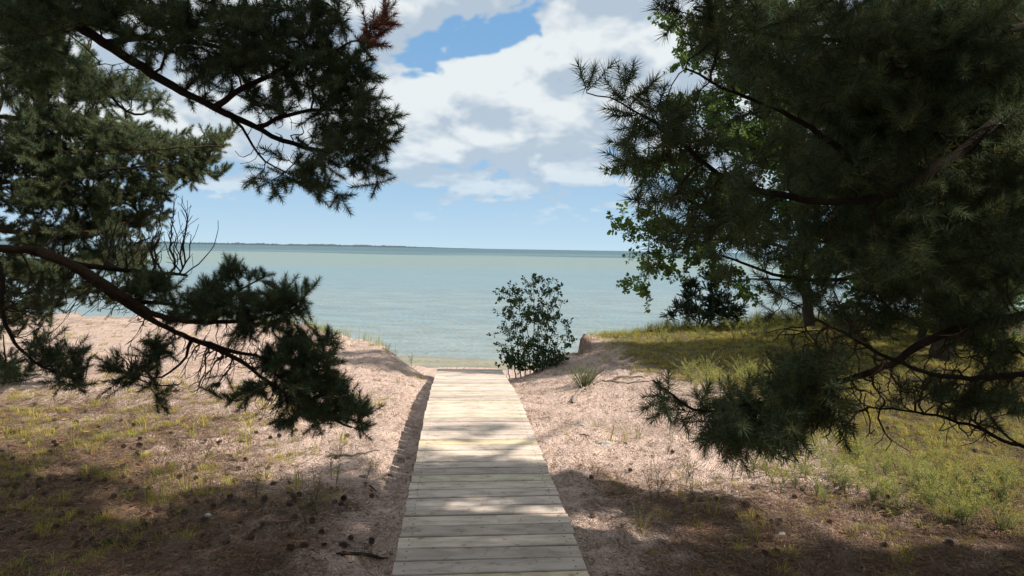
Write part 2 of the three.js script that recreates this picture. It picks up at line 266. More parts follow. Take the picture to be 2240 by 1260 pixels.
M.bloom = leafMat('bedstraw_bloom', [0.52, 0.50, 0.14], 0.4);

class Soup {   // triangles in one buffer
  constructor() { this.p = []; this.c = []; this.uv = []; this.i = []; }
  tube(pts, radii, sides = 4, vs = 1) {
    const base = this.p.length / 3, n = pts.length, up = V3(0, 1, 0), t = V3(), a = V3(), b = V3(); let len = 0;
    for (let k = 0; k < n; k++) {
      t.subVectors(pts[Math.min(k + 1, n - 1)], pts[Math.max(k - 1, 0)]).normalize(); if (k) len += pts[k].distanceTo(pts[k - 1]);
      if (!k) a.crossVectors(t, Math.abs(t.y) < 0.9 ? up : V3(1, 0, 0)).normalize(); else a.addScaledVector(t, -a.dot(t)).normalize();
      b.crossVectors(t, a);
      for (let s = 0; s <= sides; s++) { const q = s / sides * 2 * Math.PI, cx = Math.cos(q) * radii[k], cy = Math.sin(q) * radii[k]; this.p.push(pts[k].x + a.x * cx + b.x * cy, pts[k].y + a.y * cx + b.y * cy, pts[k].z + a.z * cx + b.z * cy); this.uv.push(s / sides * vs, len / 0.35); }
    }
    const w = sides + 1; for (let k = 0; k < n - 1; k++) for (let s = 0; s < sides; s++) { const q = base + k * w + s; this.i.push(q, q + 1, q + w, q + 1, q + w + 1, q + w); }
    return this;
  }
  tri(a, b, c, col) { const q = this.p.length / 3; for (const v of [a, b, c]) { this.p.push(v.x, v.y, v.z); this.uv.push(0, 0); } if (col) this.c.push(...col, ...col, ...col); this.i.push(q, q + 1, q + 2); }
  build(smooth = true) { const g = new THREE.BufferGeometry(); g.setAttribute('position', new THREE.Float32BufferAttribute(this.p, 3)); g.setAttribute('uv', new THREE.Float32BufferAttribute(this.uv, 2)); if (this.c.length) g.setAttribute('color', new THREE.Float32BufferAttribute(this.c, 3)); g.setIndex(this.p.length / 3 > 65535 ? new THREE.Uint32BufferAttribute(this.i, 1) : this.i); if (smooth) g.computeVertexNormals(); return g; }
}
function randDir(R) { const z = R() * 2 - 1, a = R() * 2 * Math.PI, s = Math.sqrt(1 - z * z); return V3(s * Math.cos(a), z, s * Math.sin(a)); }
function curve(pts, step) { const c = new THREE.CatmullRomCurve3(pts, false, 'centripetal'), n = Math.max(2, Math.round(c.getLength() / step)); return c.getSpacedPoints(n); }

// shoots: a stalk along +y set with paired needles
function needleShoot(seed, { len = 0.13, n = 76, nl = 0.052, w = 0.0022, from = 0.1, spread = [35, 75], stalk = 0.0022 } = {}) {
  const R = rng(seed), s = new Soup(), end = V3((R() - 0.5) * 0.02, len, (R() - 0.5) * 0.02), tmp = V3();
  const wd = [1.0, 0.62, 0.40];
  const st = (a, b, c) => s.tri(a, b, c, wd);
  for (let k = 0; k < 3; k++) { const q = k * 2.09, q2 = q + 2.09; st(V3(Math.cos(q) * stalk, 0, Math.sin(q) * stalk), V3(Math.cos(q2) * stalk, 0, Math.sin(q2) * stalk), end); }
  for (let i = 0; i < n; i++) {
    const t = from + (1 - from) * Math.pow(i / n, 0.85), base = tmp.copy(end).multiplyScalar(t).clone(), az = i * 2.39996 + R() * 0.8, el = lerp(spread[1], spread[0], Math.pow(t, 2)) * RAD * (0.8 + 0.4 * R()) * (t > 0.93 ? 0.55 : 1);
    const d = V3(Math.cos(az) * Math.sin(el), Math.cos(el), Math.sin(az) * Math.sin(el)), l = nl * (0.75 + 0.4 * R()), tip = base.clone().addScaledVector(d, l), side = d.clone().cross(randDir(R)).normalize().multiplyScalar(w / 2);
    tip.y += 0.004 * (R() - 0.3);
    const k = 0.45 + 1.1 * R(), y = R() < 0.16 ? 1.5 : 1, mid = base.clone().lerp(tip, 0.6).addScaledVector(side, 0.6);
    const col = [k * (y > 1 ? 1.7 : 0.95 + 0.2 * R()), k * (y > 1 ? 1.15 : 1), k * (y > 1 ? 0.7 : 1.05)];
    s.tri(base.clone().sub(side), base.clone().add(side), tip, col);
  }
  return s.build(false);
}
// a leafy sprig: leaves on a stalk along +y
function leafSprig(seed, { len = 0.14, n = 9, size = 0.055, wide = 0.7, fold = 0.25, stalk = 0.0018 } = {}) {
  const R = rng(seed), s = new Soup();
  for (let k = 0; k < 3; k++) { const q = k * 2.09, q2 = q + 2.09; s.tri(V3(Math.cos(q) * stalk, 0, Math.sin(q) * stalk), V3(Math.cos(q2) * stalk, 0, Math.sin(q2) * stalk), V3(0, len, 0), [1.2, 0.6, 0.8]); }
  for (let i = 0; i < n; i++) {
    const t = 0.15 + 0.85 * i / (n - 1), base = V3(0, len * t, 0), az = i * 2.39996 + R(), el = lerp(80, 30, t * t) * RAD * (0.7 + 0.5 * R()), d = V3(Math.cos(az) * Math.sin(el), Math.cos(el) - 0.15 * R(), Math.sin(az) * Math.sin(el)).normalize();
    leafInto(s, base, d, size * (0.65 + 0.55 * R()), wide, fold, R);
  }
  return s.build(false);
}
function leafInto(s, base, d, L, wide, fold, R) {
  const side = d.clone().cross(V3(R() - 0.5, 1, R() - 0.5)).normalize(), up = side.clone().cross(d).normalize(), k = 0.75 + 0.5 * R(), col = [k * (0.9 + 0.3 * R()), k, k * (0.8 + 0.3 * R())];
  const P = (t, w, h) => base.clone().addScaledVector(d, L * (0.12 + 0.88 * t)).addScaledVector(side, w * L * wide * 0.5).addScaledVector(up, h * L);
  const a = P(0, 0, 0), b = P(0.35, 1, fold * 0.4), c = P(0.75, 0.8, fold * 0.35), e = P(1, 0, -0.05), f = P(0.75, -0.8, fold * 0.35), h = P(0.35, -1, fold * 0.4), m = P(0.55, 0, 0);
  s.tri(a, b, m, col); s.tri(b, c, m, col); s.tri(c, e, m, col); s.tri(e, f, m, col); s.tri(f, h, m, col); s.tri(h, a, m, col);
}
const SHOOTS = {
  pine: [1, 2, 3, 4].map((k) => needleShoot(100 + k, { len: 0.08 + 0.018 * k, n: 88 + 8 * k, w: 0.0038, nl: 0.050, spread: [40, 80] })),
  pineNear: [1, 2, 3].map((k) => needleShoot(140 + k, { len: 0.11 + 0.02 * k, n: 84, w: 0.0042, nl: 0.064, spread: [38, 80] })),
  pineFar: [1, 2, 3].map((k) => needleShoot(170 + k, { len: 0.15, n: 110, w: 0.0060, nl: 0.055, spread: [38, 80] })),
  alder: [1, 2, 3, 4].map((k) => leafSprig(200 + k, { len: 0.15, n: 10, size: 0.062, wide: 0.8 })),
  bush: [1, 2, 3].map((k) => leafSprig(230 + k, { len: 0.18, n: 10, size: 0.062, wide: 0.6, fold: 0.35 })),
  juniper: [1, 2, 3].map((k) => needleShoot(260 + k, { len: 0.12, n: 110, nl: 0.020, w: 0.004, spread: [35, 60] })),
};
// points inside blobs given as [px, py, half width px, half height px, depth, half depth, density factor]
function blobTargets(blobs, R, dens) {
  const out = [];
  for (const [px, py, rx, ry, depth, dd = 0.3, k = 1] of blobs) {
    const area = Math.PI * rx * ry * Math.pow(depth / FOCAL, 2), n = Math.max(1, Math.round(area * dens * k * (0.6 + dd)));
    for (let i = 0; i < n; i++) { const v = randDir(R).multiplyScalar(Math.pow(R(), 0.42)); out.push(at(px + v.x * rx, py + v.y * ry, depth + v.z * dd)); }
  }
  return out;
}
function worldBlobs(blobs, R, dens) {   // [x, y, z, rx, ry, rz, factor]
  const out = [];
  for (const [x, y, z, rx, ry, rz, k = 1] of blobs) { const n = Math.round(rx * ry * rz * 4.19 * dens * k); for (let i = 0; i < n; i++) { const v = randDir(R).multiplyScalar(Math.pow(R(), 0.42)); out.push(V3(x + v.x * rx, y + v.y * ry, z + v.z * rz)); } }
  return out;
}
// twigs reach from the limbs to every target, joining the growth already there
class Growth {
  constructor(bf = 0.35) { this.n = []; this.par = []; this.len = []; this.kids = []; this.limb = []; this.chains = []; this.bf = bf; this.xs = []; this.ys = []; this.zs = []; }
  add(p, par, limb) { const i = this.n.length; this.n.push(p); this.xs.push(p.x); this.ys.push(p.y); this.zs.push(p.z); this.par.push(par); this.len.push(limb ? 0 : this.len[par] + p.distanceTo(this.n[par])); this.limb.push(limb); return i; }
  addLimb(pts, from = 0) { let prev = -1; pts.forEach((p, i) => { if (i >= from) prev = this.add(p, prev, true); }); }
  reach(targets, R, { step = 0.09, wob = 0.02, rise = 0.0, min = 0.02, live = true } = {}) {
    const near = (t) => { let b = 1e9; for (let i = 0; i < this.n.length; i++) { const dx = this.xs[i] - t.x, dy = this.ys[i] - t.y, dz = this.zs[i] - t.z, d = dx * dx + dy * dy + dz * dz; if (d < b) b = d; } return b; };
    const order = targets.map((t) => [near(t), t]).sort((a, b) => a[0] - b[0]);
    for (const [, t] of order) {
      let best = -1, cost = 1e9;
      for (let i = 0; i < this.n.length; i++) { const dx = this.xs[i] - t.x, dy = this.ys[i] - t.y, dz = this.zs[i] - t.z, c = Math.sqrt(dx * dx + dy * dy + dz * dz) + this.bf * this.len[i]; if (c < cost) { cost = c; best = i; } }
      const a = this.n[best], d = a.distanceTo(t); if (d < min) continue;
      const pp = this.par[best] >= 0 ? this.n[this.par[best]] : null, go = t.clone().sub(a).normalize(); if (pp) { const f = a.clone().sub(pp).normalize(); if (f.dot(go) > -0.4) go.lerp(f, 0.5).normalize(); }
      const c1 = a.clone().addScaledVector(go, d * 0.45); c1.y -= rise * d; c1.addScaledVector(randDir(R), d * 0.12);
      const k = Math.max(2, Math.ceil(d / step)), chain = [best]; let prev = best;
      for (let i = 1; i <= k; i++) { const u = i / k, p = a.clone().multiplyScalar((1 - u) * (1 - u)).addScaledVector(c1, 2 * u * (1 - u)).addScaledVector(t, u * u); if (i < k) p.addScaledVector(randDir(R), wob * Math.min(1, d)); prev = this.add(p, prev, false); chain.push(prev); }
      this.chains.push({ nodes: chain, live });
    }
    return this;
  }
  twigs(tip = 0.0018, max = 0.02, sides = 4, e = 2.3) {
    const r = new Float64Array(this.n.length); for (const c of this.chains) r[c.nodes[c.nodes.length - 1]] = Math.pow(tip, e);
    for (let i = this.n.length - 1; i >= 0; i--) { if (this.limb[i]) continue; r[i] = Math.max(r[i], Math.pow(tip, e)); const q = this.par[i]; if (q >= 0 && !this.limb[q]) r[q] += r[i]; }
    const s = new Soup(); for (const c of this.chains) { const rr = c.nodes.map((i, k) => Math.min(max, Math.pow(r[k === 0 ? c.nodes[1] : i], 1 / e))); s.tube(c.nodes.map((i) => this.n[i]), rr, rr[0] < 0.004 ? 3 : sides); }
    return s.build();
  }
  tips() { return this.chains.filter((c) => c.live).map((c) => { const k = c.nodes, a = this.n[k[k.length - 2]], b = this.n[k[k.length - 1]]; return { p: b, d: b.clone().sub(a).normalize(), nodes: k.map((i) => this.n[i]) }; }); }
}
function foliage(tree, name, tips, shoots, mat, R, { per = 4, scale = 1, up = 0.35, droop = 0, out = 0.9, tint = 0.25, back = 2 } = {}) {
  const lists = shoots.map(() => []), q = new THREE.Quaternion(), yv = V3(0, 1, 0), Y = V3(0, 1, 0);
  for (const t of tips) for (let i = 0; i < per; i++) {
    const lead = i === 0, d = t.d.clone().multiplyScalar(lead ? 1.2 : 0.75).addScaledVector(randDir(R), lead ? 0.35 : out).addScaledVector(yv, up - droop).normalize(), sc = scale * (lead ? 1.05 : 0.7 + 0.4 * R());
    const p = lead ? t.p.clone() : t.nodes[Math.max(0, t.nodes.length - 1 - Math.floor(R() * back))].clone();
    if (lead) p.addScaledVector(d, -0.01);
    q.setFromUnitVectors(Y, d); q.multiply(new THREE.Quaternion().setFromAxisAngle(Y, R() * 6.283));
    lists[Math.floor(R() * shoots.length)].push([new THREE.Matrix4().compose(p, q, V3(sc, sc, sc)), R(), R()]);
  }
  lists.forEach((l, k) => {
    if (!l.length) return;
    const m = shadows(new THREE.InstancedMesh(shoots[k], mat, l.length)), c = new THREE.Color(); m.name = name; m.userData.kind = 'stuff'; tree.add(m);
    l.forEach(([mx, a, b], i) => { m.setMatrixAt(i, mx); const v = 1 - tint + 2 * tint * a; m.setColorAt(i, c.setRGB(v * (0.9 + 0.25 * b), v, v * (1.1 - 0.25 * b))); });
  });
}
function limb(tree, g, pts, r0, r1, mat = M.pineBark, name = 'branch', step = 0.07, sides = 9, rough = 0.12, from = 0) {
  const c = curve(pts, step), R = rng(Math.round(r0 * 1e5) + c.length * 31), s = new Soup();
  c.forEach((p, i) => { if (i && i < c.length - 1) p.addScaledVector(randDir(R), step * 0.10); });
  s.tube(c, c.map((_, i) => lerp(r0, r1, Math.pow(i / (c.length - 1), 0.85)) * (1 + rough * (R() - 0.5))), sides, 2);
  part(name, s.build(), mat, tree); g?.addLimb(c, from); return c;
}
console.log('tools ready');
//@@TREES
// ---------------------------------------------------------------- left foreground pine
{
  const R = rng(501), tree = thing('pine_tree', 'old pine whose two long drooping limbs reach over the sand left of the boardwalk', 'pine tree', null);
  const base = at(-520, 700, 3.9); base.y = groundY(base.x, base.z) - 0.1;
  const trunkTop = at(-420, -900, 3.6), mid = at(-470, 100, 3.8);
  limb(tree, null, [base, base.clone().lerp(mid, 0.5).add(V3(0.05, 0, 0)), mid, mid.clone().lerp(trunkTop, 0.5), trunkTop], 0.17, 0.08, M.oldBark, 'trunk', 0.12, 14);
  const A = new Growth(0.3);   // upper limb
  const a1 = limb(tree, A, [at(-455, -220, 3.75), at(-200, -140, 3.6), at(80, 0, 3.5), at(230, 95, 3.45), at(380, 190, 3.45), at(470, 235, 3.45), at(560, 280, 3.5), at(640, 315, 3.5), at(720, 330, 3.55)], 0.055, 0.010, M.oldBark, 'branch', 0.06, 9, 0.15, 8);
  limb(tree, A, [at(230, 95, 3.45), at(330, 80, 3.6), at(430, 95, 3.7), at(540, 110, 3.75), at(650, 90, 3.75)], 0.022, 0.006, M.oldBark, 'branch', 0.06, 6);
  limb(tree, A, [at(470, 235, 3.45), at(540, 190, 3.4), at(620, 150, 3.35), at(700, 130, 3.3), at(760, 95, 3.3)], 0.018, 0.005, M.pineBark, 'branch', 0.06, 6);
  limb(tree, A, [at(560, 280, 3.5), at(640, 250, 3.5), at(740, 240, 3.5), at(830, 265, 3.5)], 0.014, 0.004, M.pineBark, 'branch', 0.06, 6);
  limb(tree, A, [at(500, 250, 3.45), at(545, 300, 3.45), at(570, 345, 3.5), at(640, 385, 3.55)], 0.010, 0.003, M.oldBark, 'branch', 0.05, 5);
  limb(tree, A, [at(-120, -110, 3.6), at(40, -80, 3.5), at(240, -60, 3.45), at(450, -30, 3.5), at(640, -20, 3.5), at(720, 10, 3.5)], 0.03, 0.006, M.oldBark, 'branch', 0.06, 7);
  limb(tree, A, [at(-300, -60, 3.9), at(-100, 20, 4.2), at(60, 90, 4.5), at(180, 150, 4.7), at(290, 250, 4.8), at(350, 238, 4.8)], 0.03, 0.006, M.pineBark, 'branch', 0.06, 7);
  const d = 3.5;
  A.reach(blobTargets([
    [700, 55, 62, 70, d, 0.35], [660, 130, 80, 60, d, 0.4], [740, 130, 60, 60, d, 0.3], [790, 150, 26, 60, d, 0.2], [730, 210, 85, 60, d, 0.4], [790, 250, 55, 55, d, 0.3], [835, 285, 40, 38, d, 0.2], [860, 262, 18, 10, d, 0.1, 2],
    [740, 300, 95, 50, d, 0.4], [690, 355, 80, 36, d, 0.35], [790, 340, 60, 42, d, 0.25], [810, 388, 26, 18, d, 0.12], [650, 398, 75, 24, d, 0.25], [560, 400, 48, 14, d, 0.15], [740, 432, 18, 14, d, 0.1, 1.6], [700, 405, 60, 20, d, 0.2],
    [590, 50, 120, 60, d, 0.45], [560, 140, 110, 55, d, 0.45], [450, 60, 120, 60, d, 0.45], [480, 160, 90, 45, d, 0.35], [600, 220, 70, 45, d, 0.35], [320, 40, 130, 50, d, 0.45], [330, 115, 80, 34, d, 0.4], [170, 30, 140, 50, d, 0.5], [40, 50, 110, 70, d, 0.5],
    [420, 205, 24, 14, d, 0.1, 1.6], [455, 222, 22, 12, d, 0.1, 1.5], [680, -40, 110, 40, d, 0.4], [480, -60, 160, 50, d, 0.4], [200, -60, 200, 50, d, 0.4],
    [300, 200, 60, 26, 4.8, 0.3], [330, 235, 46, 16, 4.8, 0.2], [215, 195, 70, 34, 4.8, 0.4], [120, 150, 100, 44, 4.6, 0.4], [40, 180, 80, 50, 4.6, 0.4], [60, 110, 90, 40, 4.4, 0.4],
  ], R, 330), R, { step: 0.07, wob: 0.012, rise: -0.03 });
  A.reach(blobTargets([[680, 230, 120, 90, d, 0.3, 0.5], [560, 320, 60, 60, d, 0.2, 0.5], [450, 150, 140, 50, d, 0.3, 0.3], [620, 330, 70, 50, d, 0.25, 0.5], [280, 160, 100, 40, 4, 0.4, 0.3]], R, 800), R, { step: 0.06, wob: 0.008, live: false });
  const tipsA = A.tips(), rust = at(822, 60, 3.42);
  A.reach([at(838, 38, 3.4), at(826, 55, 3.42), at(806, 75, 3.4), at(830, 78, 3.45), at(812, 96, 3.4), at(796, 92, 3.38), at(815, 62, 3.38), at(834, 50, 3.42)], R, { step: 0.05, wob: 0.006, live: true });
  const dead = A.tips().slice(tipsA.length);
  part('twigs', A.twigs(0.0018, 0.012), M.twig, tree, 'stuff');
  foliage(tree, 'foliage', tipsA, SHOOTS.pine, M.needle, R, { per: 4, scale: 0.76, out: 0.8, up: 0.25 });
  const rustFoliage = dead.length; foliage(tree, 'rusty_foliage', dead, SHOOTS.pine, M.brownNeedle, R, { per: 4, scale: 0.8, up: 0.5 });

  const B = new Growth(0.3), D = new Growth(0.75), b = 3.8;   // lower limb
  D.addLimb(limb(tree, B, [at(-500, 470, 3.85), at(-250, 520, 3.85), at(0, 545, 3.8), at(90, 550, 3.8), at(150, 580, 3.8), at(230, 635, 3.8), at(330, 700, 3.8), at(420, 742, 3.8), at(520, 785, 3.8), at(600, 845, 3.75), at(690, 900, 3.7), at(770, 935, 3.7)], 0.038, 0.005, M.pineBark, 'branch', 0.05, 10, 0.2, 10), 8);
  D.addLimb(limb(tree, B, [at(90, 550, 3.8), at(200, 600, 3.75), at(290, 660, 3.7), at(345, 690, 3.7), at(430, 705, 3.7), at(540, 700, 3.75), at(620, 680, 3.75), at(665, 650, 3.75)], 0.030, 0.005, M.pineBark, 'branch', 0.05, 8), 8);
  D.addLimb(limb(tree, B, [at(60, 545, 3.8), at(180, 580, 3.95), at(300, 592, 4.0), at(410, 603, 4.05)], 0.024, 0.007, M.oldBark, 'branch', 0.05, 7), 8);
  limb(tree, null, [at(330, 595, 4.0), at(400, 600, 4.0), at(440, 570, 4.0), at(470, 535, 4.0), at(477, 482, 4.0)], 0.006, 0.0015, M.deadTwig, 'branch', 0.05, 4);
  D.addLimb(limb(tree, B, [at(270, 655, 3.75), at(360, 665, 3.85), at(470, 675, 3.9), at(520, 640, 3.9), at(580, 605, 3.9)], 0.014, 0.004, M.oldBark, 'branch', 0.05, 6), 8);
  D.addLimb(limb(tree, B, [at(420, 742, 3.8), at(400, 790, 3.75), at(350, 825, 3.7), at(290, 820, 3.7)], 0.010, 0.003, M.oldBark, 'branch', 0.05, 5), 8);
  D.addLimb(limb(tree, B, [at(420, 742, 3.8), at(520, 770, 3.85), at(620, 790, 3.85), at(700, 800, 3.8)], 0.015, 0.004, M.oldBark, 'branch', 0.05, 6), 8);
  D.addLimb(limb(tree, B, [at(-80, 535, 3.8), at(2, 590, 3.6), at(6, 690, 3.55), at(50, 770, 3.55), at(120, 815, 3.55), at(180, 835, 3.5)], 0.022, 0.003, M.oldBark, 'branch', 0.05, 6), 8);
  B.reach(blobTargets([
    [515, 600, 26, 22, 3.9, 0.12], [565, 606, 26, 14, 3.9, 0.1], [470, 640, 60, 24, 3.9, 0.2], [560, 665, 80, 26, b, 0.25], [640, 655, 44, 20, b, 0.12], [668, 640, 16, 12, b, 0.08, 1.5], [650, 690, 34, 16, b, 0.12], [430, 680, 80, 26, b, 0.25], [330, 640, 70, 24, b, 0.25], [560, 710, 70, 22, b, 0.2],
    [640, 770, 44, 34, b, 0.2], [690, 790, 40, 44, b, 0.2], [718, 752, 12, 16, b, 0.06, 1.6], [650, 840, 56, 40, b, 0.25], [725, 850, 36, 38, b, 0.15], [700, 905, 60, 30, b, 0.2], [765, 905, 40, 26, 3.7, 0.15], [802, 905, 18, 12, 3.7, 0.08, 1.5], [780, 940, 18, 10, 3.7, 0.08],
    [600, 800, 40, 26, b, 0.2], [640, 915, 30, 16, b, 0.12], [345, 770, 34, 26, 3.75, 0.15], [285, 820, 48, 18, 3.7, 0.15], [350, 858, 26, 14, 3.7, 0.1], [250, 805, 22, 12, 3.7, 0.1], [560, 855, 34, 16, b, 0.15], [500, 873, 30, 10, b, 0.1], [480, 840, 16, 8, b, 0.1, 0.6],
    [140, 815, 44, 22, 3.5, 0.15], [175, 846, 26, 12, 3.5, 0.1], [95, 775, 44, 24, 3.55, 0.15], [60, 830, 18, 8, 3.5, 0.1, 0.6], [160, 780, 20, 10, 3.5, 0.1],
  ], R, 800), R, { step: 0.06, wob: 0.012, rise: 0.03 });
  D.reach(blobTargets([[380, 480, 62, 62, 4.0, 0.2, 1], [340, 540, 110, 50, 4.0, 0.3, 1], [230, 510, 130, 70, 4.0, 0.3, 0.8], [180, 640, 170, 60, 3.8, 0.35, 1.2], [330, 690, 120, 40, 3.75, 0.25, 1.2], [490, 770, 100, 46, 3.8, 0.2, 3.2], [440, 840, 70, 30, 3.8, 0.15, 2], [80, 690, 80, 80, 3.6, 0.25, 1], [590, 780, 80, 50, 3.8, 0.2, 2.8], [620, 880, 80, 50, 3.75, 0.2, 2.2], [300, 780, 90, 40, 3.75, 0.2, 1.6], [130, 780, 90, 50, 3.6, 0.2, 1.6], [400, 440, 30, 22, 4.0, 0.1, 1], [500, 690, 100, 30, 3.8, 0.2, 1.2]], R, 1000), R, { step: 0.06, wob: 0.007, live: false, rise: 0.10 });
  part('dead_twigs', D.twigs(0.0016, 0.007, 4), M.deadTwig, tree, 'stuff');
  part('twigs', B.twigs(0.0017, 0.009), M.twig, tree, 'stuff');
  foliage(tree, 'foliage', B.tips(), SHOOTS.pine, M.needle, R, { per: 4, scale: 0.76, out: 0.8, up: 0.30 });
}
console.log('left pine');
// ---------------------------------------------------------------- sunlit pine further back on the left
{
  const R = rng(613), tree = thing('pine_tree', 'sunlit pine with bright blue-green foliage standing behind the drooping limbs on the left', 'pine tree', null);
  const g = new Growth(0.25), d = 8.2, base = at(-130, 760, d); base.y = groundY(base.x, base.z) - 0.1;
  limb(tree, g, [base, at(-130, 560, d), at(-125, 350, d), at(-130, 150, d), at(-120, -100, d), at(-110, -350, d)], 0.12, 0.04, M.pineBark, 'trunk', 0.15, 10, 0.1, 6);
  for (const [p, q, r] of [[[-128, 420], [250, 370], [430, 365]], [[-128, 330], [240, 330], [480, 320]], [[-128, 500], [230, 500], [360, 440]], [[-128, 400], [20, 360], [-160, 340]], [[-128, 560], [200, 570], [330, 520]], [[-128, 250], [200, 270], [320, 300]], [[-128, 300], [0, 260], [-120, 250]]])
    limb(tree, g, [at(...p, d), at(...q, d - 0.6 + R()), at(...r, d - 0.8 + 1.6 * R())], 0.035, 0.008, M.pineBark, 'branch', 0.12, 6);
  g.reach(blobTargets([
    [110, 265, 110, 42, d, 0.8], [230, 290, 90, 40, d, 0.8], [325, 320, 75, 44, d, 0.7], [420, 330, 66, 42, d, 0.6], [478, 312, 36, 20, d, 0.3], [500, 295, 22, 12, d, 0.2], [450, 372, 50, 22, d, 0.4], [350, 385, 90, 28, d, 0.6], [170, 360, 130, 48, d, 0.8], [40, 330, 90, 60, d, 0.8], [70, 430, 110, 40, d, 0.8], [210, 430, 100, 34, d, 0.7], [310, 425, 70, 24, d, 0.6],
    [90, 510, 110, 40, d, 0.8, 0.8], [230, 500, 90, 34, d, 0.8, 1.2], [320, 480, 50, 30, d, 0.4, 1], [80, 590, 110, 36, d, 0.8, 1.1], [230, 570, 110, 28, d, 0.8, 1.1], [330, 540, 30, 20, d, 0.4, 0.6], [-120, 400, 120, 160, d, 0.9, 0.6], [150, 210, 120, 26, d, 0.6, 0.7], [90, 150, 120, 60, d, 0.8, 0.6], [120, 20, 150, 90, d, 0.9, 0.5], [200, 640, 130, 24, d, 0.7, 0.6], [60, 660, 100, 30, d, 0.7, 0.6], [40, 700, 120, 24, d, 0.6, 0.5], [300, 610, 60, 24, d, 0.5, 0.5],
  ], R, 150), R, { step: 0.14, wob: 0.03, rise: -0.02 });
  part('twigs', g.twigs(0.0030, 0.025, 4), M.pineBark, tree, 'stuff');
  foliage(tree, 'foliage', g.tips(), SHOOTS.pineFar, M.needle, R, { per: 5, scale: 0.85, up: 0.5, out: 0.9, back: 3 });
}
console.log('left back pine');
